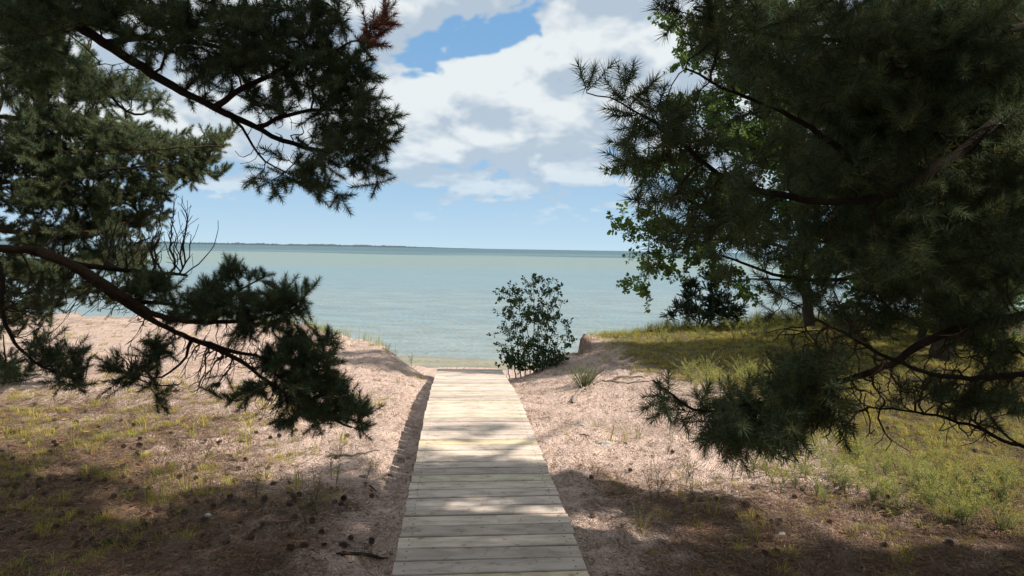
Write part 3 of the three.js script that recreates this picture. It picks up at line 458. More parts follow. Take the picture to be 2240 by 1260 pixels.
// ---------------------------------------------------------------- right foreground pine, with the crown that shades the foreground
{
  const R = rng(709), tree = thing('pine_tree', 'dark spreading pine filling the right side, its low boughs sweeping down to the grass', 'pine tree', null);
  const g = new Growth(0.3), base = at(2560, 1000, 3.7); base.y = groundY(base.x, base.z) - 0.1;
  const t1 = V3(base.x - 0.1, 4.2, base.z + 0.1), t2 = V3(base.x - 0.05, 6.6, base.z + 0.2), t3 = V3(base.x - 0.3, 10.6, base.z + 0.2);
  limb(tree, null, [base, V3(base.x + 0.05, 2.9, base.z), t1, t2, t3], 0.21, 0.06, M.oldBark, 'trunk', 0.14, 14);
  limb(tree, g, [t1, at(2240, 240, 3.0), at(2060, 360, 2.8), at(1940, 425, 2.7), at(1820, 442, 2.65), at(1700, 425, 2.6), at(1590, 390, 2.55), at(1530, 350, 2.5), at(1480, 300, 2.5), at(1400, 250, 2.5)], 0.045, 0.006, M.oldBark, 'branch', 0.05, 9, 0.15, 6);
  limb(tree, g, [t1.clone().add(V3(0, -0.6, 0)), at(2240, 690, 3.1), at(2115, 715, 3.0), at(2020, 752, 2.9), at(1960, 790, 2.9), at(1860, 830, 2.85), at(1740, 860, 2.85), at(1620, 890, 2.8), at(1530, 900, 2.8), at(1450, 850, 2.8), at(1428, 832, 2.8)], 0.040, 0.004, M.oldBark, 'branch', 0.05, 8, 0.15, 6);
  limb(tree, g, [t1.clone().add(V3(0, -1, 0)), at(2240, 818, 2.9), at(2090, 826, 2.8), at(2020, 812, 2.75), at(1930, 775, 2.75), at(1843, 728, 2.7), at(1790, 700, 2.7)], 0.028, 0.005, M.oldBark, 'branch', 0.05, 7);
  limb(tree, g, [t1.clone().add(V3(0, 0.5, 0)), at(2240, 60, 3.2), at(2050, 110, 3.0), at(1850, 90, 2.9), at(1650, 70, 2.8), at(1520, 20, 2.75)], 0.034, 0.005, M.oldBark, 'branch', 0.05, 7);
  limb(tree, g, [t1, at(2240, 480, 3.2), at(2050, 540, 3.2), at(1850, 610, 3.2), at(1700, 600, 3.2), at(1580, 560, 3.2)], 0.034, 0.005, M.oldBark, 'branch', 0.05, 7);
  limb(tree, g, [at(1940, 425, 2.7), at(1840, 330, 2.7), at(1740, 260, 2.65), at(1600, 200, 2.6), at(1500, 150, 2.6)], 0.018, 0.004, M.oldBark, 'branch', 0.05, 6);
  limb(tree, g, [t1.clone().add(V3(0, -1.4, 0)), at(2260, 980, 3.1), at(2120, 930, 3.0), at(2000, 900, 3.0), at(1900, 890, 3.0)], 0.020, 0.004, M.oldBark, 'branch', 0.05, 6);
  limb(tree, g, [at(1400, 250, 2.5), at(1345, 218, 2.5), at(1310, 210, 2.5), at(1283, 203, 2.5)], 0.004, 0.002, M.oldBark, 'branch', 0.04, 4);
  const d = 2.6;
  g.reach(blobTargets([
    [1300, 192, 10, 6, 2.5, 0.03, 3], [1370, 185, 14, 14, 2.5, 0.04, 2.5], [1395, 225, 46, 24, 2.5, 0.15, 1], [1450, 235, 50, 28, 2.5, 0.15, 1], [1370, 275, 38, 26, 2.5, 0.12, 1], [1440, 300, 70, 40, 2.5, 0.25, 1], [1360, 318, 30, 14, 2.5, 0.08, 1], [1500, 270, 50, 40, d, 0.25], [1420, 350, 60, 26, d, 0.2], [1540, 320, 50, 50, d, 0.3],
    [1480, 420, 80, 36, d, 0.3, 0.8], [1400, 440, 46, 16, d, 0.12, 0.7], [1500, 490, 80, 34, d, 0.3, 0.8], [1460, 530, 60, 16, d, 0.2, 0.6], [1600, 450, 80, 70, d, 0.4],
    [1480, 15, 36, 18, d, 0.15], [1560, 20, 60, 34, d, 0.25], [1580, 80, 60, 40, d, 0.3], [1660, 60, 80, 60, d, 0.4], [1640, 150, 90, 40, d, 0.4], [1540, 110, 30, 16, d, 0.15], [1720, 200, 70, 60, 2.8, 0.45, 0.55], [1650, 250, 60, 36, 2.8, 0.3, 0.385], [1700, 340, 70, 60, 2.8, 0.45, 0.385], [1640, 560, 90, 40, 3.1, 0.45, 0.55],
    [1800, 60, 120, 90, 3.0, 0.5, 0.55], [1850, 220, 120, 90, 3.0, 0.5, 1], [1830, 370, 110, 70, 3.0, 0.5, 1], [1800, 510, 120, 80, 3.1, 0.5, 0.55], [1960, 80, 130, 100, 3.1, 0.5, 1.2], [2000, 250, 130, 110, 3.1, 0.5, 1.2], [1980, 420, 130, 90, 3.1, 0.5, 1.2], [1960, 580, 120, 80, 3.1, 0.5, 1.1], [2140, 100, 130, 120, 3.2, 0.5, 1.3], [2160, 330, 120, 130, 3.2, 0.5, 1.3], [2150, 540, 120, 100, 3.2, 0.5, 1.2], [1760, 640, 110, 36, 3.1, 0.4, 0.495], [1700, 690, 50, 16, 3.0, 0.2, 0.275],
    [1900, 680, 110, 40, 3.1, 0.4, 0.7], [2100, 690, 110, 50, 3.2, 0.5, 0.9],
    [1435, 840, 10, 10, 2.8, 0.04, 6], [1455, 865, 14, 12, 2.8, 0.05, 5], [1490, 888, 26, 14, 2.8, 0.08, 3.2], [1540, 900, 34, 24, 2.8, 0.12, 2.4], [1580, 925, 40, 26, 2.8, 0.18, 2], [1640, 900, 70, 40, 2.85, 0.3, 2], [1600, 955, 44, 20, 2.8, 0.15, 2], [1690, 935, 70, 36, 2.85, 0.3, 2], [1680, 970, 24, 14, 2.8, 0.1, 2], [1740, 870, 80, 40, 2.9, 0.3, 2], [1800, 900, 60, 36, 2.9, 0.3, 1.4], [1560, 940, 20, 12, 2.8, 0.1, 2], [1790, 820, 80, 30, 2.9, 0.3, 1.6], [1740, 830, 60, 20, 2.9, 0.2, 1.6],
    [1760, 120, 110, 110, 4.2, 0.4, 0.44], [1800, 330, 120, 110, 4.2, 0.4, 0.44], [1980, 200, 150, 200, 4.3, 0.4, 0.8], [1960, 500, 140, 130, 4.3, 0.4, 0.8], [2160, 250, 110, 250, 4.3, 0.4, 0.8], [2150, 600, 110, 120, 4.3, 0.4, 0.8],
    [2150, 880, 90, 60, 3.1, 0.4, 0.7], [2030, 860, 80, 40, 3.0, 0.3, 0.5], [2180, 780, 70, 50, 3.2, 0.3, 0.7],
  ], R, 330), R, { step: 0.06, wob: 0.012, rise: 0.0 });
  g.reach(blobTargets([[1800, 760, 150, 60, 2.8, 0.3, 1.3], [1950, 830, 140, 70, 2.85, 0.3, 1.5], [2100, 800, 120, 120, 3, 0.3, 1.2], [1820, 920, 130, 60, 2.9, 0.2, 1], [1500, 380, 110, 60, 2.6, 0.2, 0.5], [2120, 940, 100, 50, 3, 0.3, 0.6], [1850, 690, 100, 40, 2.8, 0.3, 0.6], [1950, 980, 80, 20, 2.9, 0.2, 0.3]], R, 900), R, { step: 0.06, wob: 0.009, live: false, rise: 0.06 });
  part('twigs', g.twigs(0.0020, 0.012), M.twig, tree, 'stuff');
  foliage(tree, 'foliage', g.tips(), SHOOTS.pineNear, M.needle, R, { per: 4, scale: 0.80, out: 0.8, up: 0.2 });
  // the crown overhead
  const h = new Growth(0.25), bx = base.x, bz = base.z;
  for (let k = 0; k < 11; k++) { const y = 4.9 + k * 0.5, az = k * 2.4 + 0.6, L = 3.9 - 0.2 * k; const q = V3(bx - 0.15, y, bz + 0.15); limb(tree, h, [q, q.clone().add(V3(Math.cos(az) * L * 0.5, 0.35, Math.sin(az) * L * 0.5)), q.clone().add(V3(Math.cos(az) * L, 0.6, Math.sin(az) * L))], 0.05, 0.012, M.oldBark, 'branch', 0.15, 6); }
  const clumps = []; const Q = rng(733);
  for (let i = 0; i < 62; i++) { const x = 0.0 + Q() * 4.3, r = 0.40 + 0.28 * Q(); clumps.push([x, 6.0 + 2.2 * Q(), -0.4 - 3.9 * Math.pow(Q(), 1.25), r, r * 0.6, r, 2.2]); }
  for (let i = 0; i < 7; i++) { const r = 0.26 + 0.2 * Q(); clumps.push([4.5 + Q() * 1.6, 6.2 + 2 * Q(), -1.2 - Q() * 4.2, r, r * 0.6, r, 1.6]); }
  h.reach(worldBlobs([...clumps, [5.7, 6.8, -2.7, 0.7, 0.4, 0.5, 2], [3.4, 9.4, -2.6, 1.8, 0.9, 1.5, 0.4]], R, 42), R, { step: 0.16, wob: 0.03 });
  part('twigs', h.twigs(0.0030, 0.03), M.twig, tree, 'stuff');
  foliage(tree, 'foliage', h.tips(), SHOOTS.pineFar, M.needle, R, { per: 6, scale: 1.3, up: 0.4, back: 3 });
}
console.log('right pine');
// ---------------------------------------------------------------- more pines on the right and behind, which make the dark wood
function woodPine(label, seed, x, z, height, crown, { r = 0.16, dens = 22, tilt = 0, per = 6, scale = 1.4, tiers = 12, low = 0.25, reach = 2.6 } = {}) {
  const R = rng(seed), tree = thing('pine_tree', label, 'pine tree', null), g = new Growth(0.25), y0 = groundY(x, z) - 0.1;
  const tr = limb(tree, g, [V3(x, y0, z), V3(x + tilt * 0.3, y0 + height * 0.35, z), V3(x + tilt * 0.6, y0 + height * 0.7, z + 0.1), V3(x + tilt, y0 + height, z)], r, r * 0.25, M.oldBark, 'trunk', 0.2, 10, 0.1, 6);
  for (let k = 0; k < tiers; k++) { const t = low + (0.95 - low) * k / tiers, q = tr[Math.floor(t * (tr.length - 1))], az = k * 2.4 + R(), L = reach * (1.1 - 0.6 * t); limb(tree, g, [q, q.clone().add(V3(Math.cos(az) * L * 0.5, 0.15, Math.sin(az) * L * 0.5)), q.clone().add(V3(Math.cos(az) * L, 0.25, Math.sin(az) * L))], r * 0.25, 0.01, M.oldBark, 'branch', 0.15, 6); }
  g.reach(worldBlobs(crown, R, dens), R, { step: 0.18, wob: 0.03 });
  part('twigs', g.twigs(0.0032, 0.03), M.twig, tree, 'stuff');
  foliage(tree, 'foliage', g.tips(), SHOOTS.pineFar, M.needle, R, { per, scale, up: 0.4, back: 3 });
  return tree;
}
woodPine('tall dark pine with its trunk showing through the boughs at the right edge', 811, 6.3, -9.9, 10, [[6.2, 4.6, -9.9, 1.5, 1.2, 1.1], [5.9, 6.7, -9.9, 1.5, 1.2, 1.1], [7.4, 5.6, -9.8, 1.5, 1.9, 1.2], [6.2, 8.6, -9.9, 1.5, 1.2, 1.2, 0.9], [6.9, 3.5, -9.8, 1.3, 0.6, 1.1, 0.8]], { reach: 2.0 });
woodPine('pine at the edge of the wood, standing right of the dark spreading pine', 823, 8.6, -2.4, 10, [[7.4, 6.6, -2.3, 1.6, 1.0, 1.3], [8.8, 8.2, -2.3, 1.8, 1.2, 1.3, 0.8], [8.8, 5.2, -2.2, 1.8, 0.9, 1.2, 0.8]], {});
woodPine('slim pine deep in the wood behind the alder', 829, 9.6, -13.4, 9, [[9.4, 4.6, -13.4, 2.2, 1.6, 1.6], [9.2, 7.4, -13.4, 2.0, 1.6, 1.6], [8.2, 3.4, -13.2, 1.5, 0.7, 1.2, 0.8]], { r: 0.13, dens: 16 });
woodPine('pine behind the photographer on the right, shading the start of the boardwalk', 839, 3.2, 3.4, 10, [[3.0, 3.8, 3.2, 2.4, 1.4, 1.6], [3.0, 6.4, 3.2, 2.6, 1.6, 1.8], [3.0, 8.6, 3.2, 2.0, 1.2, 1.6]], { dens: 14, scale: 1.9 });
woodPine('pine behind the photographer on the left, closing off the wood', 853, -3.4, 3.0, 10, [[-3.2, 3.8, 3.0, 2.6, 1.4, 1.6], [-3.2, 6.4, 2.6, 2.8, 1.6, 1.8], [-3.2, 8.6, 2.6, 2.2, 1.2, 1.6]], { dens: 14, scale: 1.9 });
woodPine('pine at the right of the photographer, its crown joining the dark boughs', 857, 6.6, 0.6, 10, [[6.4, 4.2, 0.8, 2.0, 1.6, 1.4], [6.4, 7.0, 0.8, 2.2, 1.6, 1.5], [6.6, 9.0, 0.6, 1.8, 1.0, 1.4]], { dens: 16, scale: 1.9 });
console.log('wood pines');
// ---------------------------------------------------------------- alder and leafy trees
function leafTree(name, label, category, seed, base, top, limbs, blobs, dens, { r = 0.11, mat = M.alderLeaf, per = 6, scale = 1.25, tip = 0.003 } = {}) {
  const R = rng(seed), tree = thing(name, label, category, null), g = new Growth(0.25);
  const c = limb(tree, g, [base, base.clone().lerp(top, 0.4).add(V3(0.1, 0, 0)), base.clone().lerp(top, 0.7), top], r, r * 0.3, M.alderBark, 'trunk', 0.2, 10, 0.1, 5);
  for (const l of limbs) limb(tree, g, l, r * 0.36, 0.008, M.alderBark, 'branch', 0.15, 6);
  g.reach(blobs.flat ? blobTargets(blobs, R, dens) : [], R, { step: 0.18, wob: 0.03, rise: -0.02 });
  part('twigs', g.twigs(tip, 0.025), M.alderBark, tree, 'stuff');
  foliage(tree, 'leaves', g.tips(), SHOOTS.alder, mat, R, { per, scale, up: 0.15, out: 1.1, back: 3, tint: 0.3 });
}
{
  const d = 13.3, base = at(1770, 728, d); base.y = groundY(base.x, base.z) - 0.1;
  leafTree('alder_tree', 'alder with small bright green leaves leaning out over the bluff edge', 'tree', 907, base, at(1680, -150, d), [
    [at(1760, 560, d), at(1640, 520, d), at(1500, 540, d - 0.3), at(1400, 600, d - 0.4)], [at(1750, 450, d), at(1600, 420, d), at(1480, 480, d + 0.3), at(1370, 500, d + 0.3)], [at(1740, 330, d), at(1580, 300, d), at(1440, 360, d), at(1350, 378, d)], [at(1720, 200, d), at(1600, 200, d + 0.4), at(1500, 230, d + 0.4)], [at(1700, 80, d), at(1580, 90, d), at(1480, 120, d)], [at(1760, 600, d), at(1850, 520, d), at(1980, 450, d)], [at(1750, 400, d), at(1860, 330, d), at(1990, 260, d)], [at(1765, 620, d), at(1680, 610, d - 0.6), at(1560, 620, d - 0.8)],
  ], [
    [1470, 55, 30, 26, d, 0.5], [1500, 130, 46, 34, d, 0.6], [1555, 60, 60, 50, d, 0.8], [1500, 240, 46, 24, d, 0.6], [1475, 232, 30, 14, d, 0.4], [1560, 230, 60, 50, d, 0.8], [1640, 170, 80, 70, d, 1], [1590, 300, 70, 40, d, 0.9], [1400, 365, 50, 22, d, 0.6], [1345, 378, 26, 12, d, 0.3], [1470, 370, 70, 34, d, 0.7], [1390, 470, 44, 14, d, 0.5], [1350, 490, 26, 10, d, 0.3], [1410, 505, 60, 18, d, 0.6], [1470, 500, 60, 34, d, 0.7], [1420, 575, 46, 22, d, 0.5], [1390, 625, 34, 18, d, 0.4], [1415, 652, 30, 12, d, 0.3], [1470, 590, 50, 20, d, 0.5], [1540, 560, 60, 34, d, 0.7], [1600, 610, 60, 20, d, 0.6], [1640, 640, 40, 16, d, 0.5], [1570, 420, 80, 60, d, 0.9], [1660, 330, 90, 70, d, 1], [1650, 480, 90, 70, d, 1], [1760, 250, 110, 110, d, 1.1], [1780, 420, 110, 100, d, 1.1], [1780, 580, 90, 50, d, 0.9], [1720, 40, 110, 80, d, 1], [1900, 330, 110, 130, d, 1.1, 0.8], [1900, 520, 100, 70, d, 1, 0.8], [1980, 130, 140, 120, d, 1, 0.7], [1700, -110, 140, 80, d, 1, 0.6],
  ], 26);
  const b2 = at(2010, 745, 11.5); b2.y = groundY(b2.x, b2.z) - 0.1;
  leafTree('leafy_tree', 'leafy young tree with light showing between its leaves, deep in the wood', 'tree', 911, b2, at(2080, 260, 11.5), [[at(2020, 640, 11.5), at(2100, 610, 11.2), at(2200, 600, 11)], [at(2015, 620, 11.5), at(1940, 600, 11.5), at(1880, 610, 11.3)], [at(2015, 690, 11.5), at(2100, 690, 11.2), at(2190, 690, 11)]],
    [[1950, 620, 90, 50, 11.5, 0.8], [2080, 610, 90, 60, 11.4, 0.8], [2190, 640, 80, 60, 11, 0.8], [1900, 700, 70, 26, 11.4, 0.6, 0.7], [2050, 700, 90, 30, 11.4, 0.6, 0.7], [2170, 740, 80, 40, 11, 0.6, 0.7], [2100, 450, 120, 90, 11.4, 0.8, 0.7], [2150, 800, 70, 24, 10.4, 0.4, 0.5]], 24, { r: 0.07 });
}
// juniper at the brink
{
  const R = rng(929), d = 13.4;
  const jun = (label, px, blobs, tops) => {
    const tree = thing('juniper_bush', label, 'bush', 'junipers on the bluff edge'), g = new Growth(0.25), base = at(px, 712, d); base.y = groundY(base.x, base.z) - 0.05;
    for (const [tx, ty] of tops) limb(tree, g, [base.clone().add(V3((R() - 0.5) * 0.2, 0, (R() - 0.5) * 0.2)), base.clone().lerp(at(tx, ty, d), 0.5).add(V3((R() - 0.5) * 0.1, 0, 0)), at(tx, ty, d)], 0.02, 0.005, M.oldBark, 'stem', 0.12, 5);
    g.reach(blobTargets(blobs, R, 220), R, { step: 0.12, wob: 0.02 });
    part('twigs', g.twigs(0.003, 0.015), M.twig, tree, 'stuff');
    foliage(tree, 'foliage', g.tips(), SHOOTS.juniper, M.juniper, R, { per: 8, scale: 1.3, up: 0.6, back: 3 });
  };
  jun('dark juniper with two ragged spires standing on the turf edge', 1545, [[1515, 640, 22, 26, d, 0.2], [1510, 625, 12, 14, d, 0.1], [1555, 625, 14, 26, d, 0.15], [1570, 660, 34, 24, d, 0.3], [1500, 675, 34, 16, d, 0.3], [1550, 690, 60, 16, d, 0.4], [1470, 695, 16, 10, d, 0.2], [1610, 685, 26, 16, d, 0.3], [1550, 605, 8, 14, d, 0.1]], [[1512, 615], [1555, 600], [1580, 650], [1490, 670]]);
}
// young leafy shrub at the end of the boardwalk
{
  const R = rng(941), d = 10.7, bush = thing('alder_shrub', 'young dark green shrub growing beside the sea end of the boardwalk', 'shrub', null), g = new Growth(0.35);
  const foot = at(1165, 802, d); foot.y = groundY(foot.x, foot.z);
  const stems = [[1112, 640, 1140], [1135, 660, 1150], [1168, 615, 1168], [1180, 635, 1175], [1215, 632, 1190], [1228, 665, 1195], [1105, 700, 1130], [1235, 735, 1205], [1095, 755, 1120], [1150, 690, 1160], [1200, 690, 1185]];
  for (const [tx, ty, bx] of stems) { const b = at(bx, 800, d + (R() - 0.5) * 0.4); b.y = groundY(b.x, b.z) - 0.04; const t = at(tx, ty, d + (R() - 0.5) * 0.6); limb(bush, g, [b, b.clone().lerp(t, 0.5).add(V3((tx - bx) * -0.001, 0.03, 0)), t], 0.011, 0.003, M.alderBark, 'stem', 0.07, 5); }
  g.reach(blobTargets([[1168, 640, 34, 26, d, 0.2, 0.8], [1120, 660, 24, 24, d, 0.2], [1108, 645, 14, 10, d, 0.1, 0.8], [1212, 650, 16, 24, d, 0.15, 0.7], [1160, 690, 60, 34, d, 0.35], [1110, 720, 22, 12, d, 0.2, 0.8], [1150, 735, 50, 24, d, 0.35], [1210, 700, 26, 30, d, 0.25, 0.8], [1225, 745, 24, 24, d, 0.25, 0.8], [1110, 770, 22, 24, d, 0.25], [1130, 785, 26, 14, d, 0.25], [1195, 770, 34, 20, d, 0.3, 0.8], [1165, 765, 40, 20, d, 0.3, 0.6], [1088, 690, 8, 6, d, 0.05, 1.5], [1120, 796, 36, 12, d, 0.3, 2.2], [1165, 796, 50, 14, d, 0.3, 2.2], [1205, 788, 40, 16, d, 0.3, 2.2], [1110, 636, 12, 10, d, 0.08, 2], [1168, 612, 10, 10, d, 0.08, 2.4], [1215, 630, 8, 14, d, 0.06, 2.4], [1238, 720, 10, 12, d, 0.06, 2], [1085, 735, 10, 6, d, 0.06, 2]], R, 105), R, { step: 0.08, wob: 0.01, min: 0.015 });
  part('twigs', g.twigs(0.0022, 0.008), M.alderBark, bush, 'stuff');
  const tips = g.tips(), outer = tips.slice().sort((a, b) => Math.hypot(b.p.x - foot.x, (b.p.y - foot.y - 0.8)) - Math.hypot(a.p.x - foot.x, (a.p.y - foot.y - 0.8))).slice(0, 34);
  foliage(bush, 'leaves', tips.filter((t) => !outer.includes(t)), SHOOTS.bush, M.bushLeaf, R, { per: 3, scale: 0.8, up: 0.35, back: 3 });
  const leafGeo = [1, 2, 3].map((k) => { const s = new Soup(), r = rng(k + 50); leafInto(s, V3(0, 0, 0), V3(0, 1, 0), 0.055 + 0.006 * k, 0.62, 0.35, r); return s.build(false); });
  for (const t of outer) for (let k = 0; k < 8; k++) { const m = part('leaf', leafGeo[k % 3], M.bushLeaf, bush), i = Math.max(0, t.nodes.length - 1 - Math.floor(k / 3)); m.position.copy(t.nodes[i]).addScaledVector(t.d, (k % 3) * 0.015); m.quaternion.setFromUnitVectors(V3(0, 1, 0), t.d.clone().multiplyScalar(0.5).addScaledVector(randDir(R), 0.9).add(V3(0, 0.3, 0)).normalize()); m.rotateY(R() * 6.28); }
}
// young pine at the left edge
{
  const R = rng(953), d = 8.6, tree = thing('young_pine', 'low bushy young pine on the grass at the left edge', 'young pine', null), g = new Growth(0.3), b = at(10, 842, d); b.y = groundY(b.x, b.z) - 0.03;
  limb(tree, g, [b, b.clone().add(V3(0.02, 0.3, 0)), b.clone().add(V3(0, 0.62, 0))], 0.018, 0.006, M.pineBark, 'stem', 0.06, 6);
  g.reach(blobTargets([[20, 810, 46, 22, d, 0.3], [-30, 800, 50, 30, d, 0.3], [10, 785, 22, 14, d, 0.15], [60, 822, 20, 10, d, 0.15]], R, 90), R, { step: 0.08, wob: 0.01 });
  part('twigs', g.twigs(0.0025, 0.01), M.twig, tree, 'stuff');
  foliage(tree, 'foliage', g.tips(), SHOOTS.pine, M.needle, R, { per: 5, scale: 1.2, up: 0.7 });
}
console.log('leafy trees');
// ---------------------------------------------------------------- ground cover
function grassTuft(seed, { n = 24, h = 0.10, w = 0.0038, lean = 1.0, foot = 0.06 } = {}) {
  const R = rng(seed), s = new Soup();
  for (let i = 0; i < n; i++) {
    const az = R() * 6.283, f = foot * Math.sqrt(R()), b = V3(Math.cos(az) * f, -0.01, Math.sin(az) * f), a2 = az + (R() - 0.5) * 2, L = h * (0.5 + 0.7 * R()), le = lean * (0.3 + R()), dir = V3(Math.cos(a2), 0, Math.sin(a2)), sd = V3(-dir.z, 0, dir.x).multiplyScalar(w * (0.6 + 0.6 * R()) / 2);
    const m = b.clone().addScaledVector(dir, L * le * 0.35).add(V3(0, L * 0.62, 0)), t = b.clone().addScaledVector(dir, L * le).add(V3(0, L * (1 - 0.3 * le), 0)), k = 0.7 + 0.6 * R(), dry = R() < 0.28, col = dry ? [k * 1.5, k * 1.1, k * 1.4] : [k * (0.7 + 0.4 * R()), k, k];
    s.tri(b.clone().sub(sd), b.clone().add(sd), m.clone().add(sd), col); s.tri(b.clone().sub(sd), m.clone().add(sd), m.clone().sub(sd), col); s.tri(m.clone().sub(sd), m.clone().add(sd), t, col);
  }
  return s.build(false);
}
function scatter(name, label, category, geos, mat, spots, tint = 0.25) {   // what nobody could count
  const R = rng(spots.length + 7), root = new THREE.Group(); root.name = numbered(name); root.userData = { label, category, kind: 'stuff' }; scene.add(root);
  geos.forEach((g, k) => {
    const l = spots.filter((_, i) => i % geos.length === k); if (!l.length) return; const m = shadows(new THREE.InstancedMesh(g, mat, l.length)), o = new THREE.Object3D(), c = new THREE.Color(); m.name = name + '_clumps'; m.userData.kind = 'stuff'; root.add(m);
    l.forEach(([x, y, z, s, rx = 0, rz = 0], i) => { o.position.set(x, y, z); o.rotation.set(rx, R() * 6.283, rz); o.scale.setScalar(s); o.updateMatrix(); m.setMatrixAt(i, o.matrix); const v = 1 - tint + 2 * tint * R(); m.setColorAt(i, c.setRGB(v * (0.9 + 0.3 * R()), v, v * (0.8 + 0.3 * R()))); });
  });
}
const onDeck = (x, z, m = 0.5) => Math.abs(x - deckX(-z)) < m;
const edgeAt = (x) => interp(EDGE, x);
{
  const R = rng(1001), low = [], tall = [], moss = [];
  for (let i = 0; i < 60000 && low.length < 13000; i++) {
    const x = -1 + R() * 10, z = -(2.4 + R() * 13.5); if (x < 0.5 || onDeck(x, z, 0.56) || -z > edgeAt(x) - 0.02) continue;
    if (R() < sstep(0.22, 0.75, turfAt(x, z) + 0.25 * n2(x * 5, z * 5))) low.push([x, groundY(x, z), z, 0.3 + 0.6 * R() * R() + 0.15 * R()]);
  }
  for (let i = 0; i < 26000; i++) { const x = 0.7 + R() * 3.6, z = -(2.4 + R() * 3.2); if (onDeck(x, z, 0.6)) continue; const k = 0.7 * n2(x * 1.9 + 31, z * 1.9) + 0.4 * n2(x * 5, z * 5 + 7) + 0.30 * sstep(0.8, 2.6, x) - 0.25; if (R() < 0.14 * sstep(0.1, 0.6, k)) low.push([x, groundY(x, z), z, 0.3 + 0.6 * R() * R()]); }
  for (let i = 0; i < 70000 && low.length < 19500; i++) {   // thin grass on the litter left of the boardwalk
    const x = -9 + R() * 8.2, z = -(3.0 + R() * 12); if (onDeck(x, z, 0.6) || -z > edgeAt(x) - 0.05) continue;
    const k = 0.6 * fbm2(x * 0.9 + 40, z * 0.9, 3) + 0.6 * n2(x * 2.6 + 9, z * 2.6) + 0.50 * sstep(-1.2, -2.6, x) * sstep(9.8, 7, -z) - 0.1; if (R() < sstep(0.15, 0.8, k) * 0.6) low.push([x, groundY(x, z), z, 0.25 + 0.65 * R() * R()]);
  }
  for (let i = 0; i < 1300; i++) { const x = 1.35 + R() * 8, e = edgeAt(x), z = -(e - 0.05 - 0.9 * R() * R()); tall.push([x, groundY(x, z), z, 0.35 + 0.75 * R() * R() * sstep(1.3, 3.2, x)]); }
  for (let i = 0; i < 160; i++) { const x = -7 + R() * 5.2, z = -(edgeAt(x) - 0.05 - 0.8 * R() * R()); tall.push([x, groundY(x, z), z, 0.35 + 0.5 * R()]); }
  scatter('low_grass', 'short yellowish green grass growing through sand and pine litter', 'grass', [1, 2, 3, 4].map((k) => grassTuft(300 + k, {})), M.grass, low, 0.3);
  scatter('tall_grass', 'tall seeding grass along the edge of the bluff', 'grass', [1, 2, 3].map((k) => grassTuft(320 + k, { n: 12, h: 0.34, lean: 0.6, w: 0.004, foot: 0.04 })), M.grass, tall, 0.25);
}
// needles, bark bits and twigs lying on the sand
{
  const R = rng(1103), litterMat = new THREE.MeshStandardMaterial({ name: 'needle_litter', vertexColors: true, roughness: 0.95, side: THREE.DoubleSide });
  const geo = (seed, n, spread, len, w, hgt) => { const r = rng(seed), s = new Soup(); for (let i = 0; i < n; i++) { const a = r() * 6.283, c = V3((r() - 0.5) * spread, 0.003 + r() * hgt, (r() - 0.5) * spread), d = V3(Math.cos(a), (r() - 0.4) * 0.5, Math.sin(a)).multiplyScalar(len * (0.5 + r()) / 2), sd = V3(-Math.sin(a), (r() - 0.5), Math.cos(a)).multiplyScalar(w * (0.6 + r()) / 2), k = 0.25 + 1.0 * r(), col = r() < 0.25 ? [0.34 * k, 0.22 * k, 0.12 * k] : [0.17 * k, 0.095 * k, 0.055 * k]; s.tri(c.clone().sub(d), c.clone().add(sd), c.clone().add(d), col); } return s.build(false); };
  const spots = [], bits = [];
  for (let i = 0; i < 60000 && spots.length < 26000; i++) { const x = -7.5 + R() * 14, z = -(2.4 + R() * R() * 11); if (onDeck(x, z, 0.53) || -z > edgeAt(x)) continue; if (R() < 0.22 + 0.8 * litterAt(x, z)) spots.push([x, groundY(x, z), z, 0.7 + 0.6 * R()]); }
  for (let i = 0; i < 9000; i++) { const x = -7.5 + R() * 14, z = -(2.4 + R() * 8); if (onDeck(x, z, 0.53) || -z > edgeAt(x)) continue; bits.push([x, groundY(x, z), z, 0.6 + 0.8 * R()]); }
  scatter('needle_litter', 'brown fallen pine needles lying over the sand', 'litter', [1, 2, 3].map((k) => geo(400 + k, 16, 0.16, 0.06, 0.0042, 0.014)), litterMat, spots, 0.3);
  scatter('bark_crumbs', 'dark crumbs of bark and twig on the sand', 'litter', [1, 2].map((k) => geo(420 + k, 4, 0.12, 0.035, 0.012, 0.006)), litterMat, bits, 0.3);
}
// needles and twig bits on the planks
{
  const R = rng(1151), mat = new THREE.MeshStandardMaterial({ name: 'deck_litter', vertexColors: true, roughness: 0.95, side: THREE.DoubleSide }), s = new Soup();
  for (let i = 0; i < 420; i++) { const d = 2.6 + 6 * R() * R(), x = deckX(d) + (R() - 0.5) * 0.92, y = deckTop(d) + 0.004, a = R() * 6.283, L = 0.012 + 0.03 * R(), c = V3(x, y, -d), v = V3(Math.cos(a) * L, 0.003 * R(), Math.sin(a) * L), w = V3(-Math.sin(a), 0.4, Math.cos(a)).multiplyScalar(0.0014 + 0.0014 * R()), k = 0.4 + 0.8 * R(); s.tri(c.clone().sub(v), c.clone().add(w), c.clone().add(v), R() < 0.3 ? [0.30 * k, 0.26 * k, 0.10 * k] : [0.20 * k, 0.12 * k, 0.07 * k]); }
  const m = shadows(new THREE.Mesh(s.build(false), mat)); m.name = 'plank_litter'; m.userData = { label: 'fallen needles and twig bits lying on the boardwalk planks', category: 'litter', kind: 'stuff' }; scene.add(m);
}
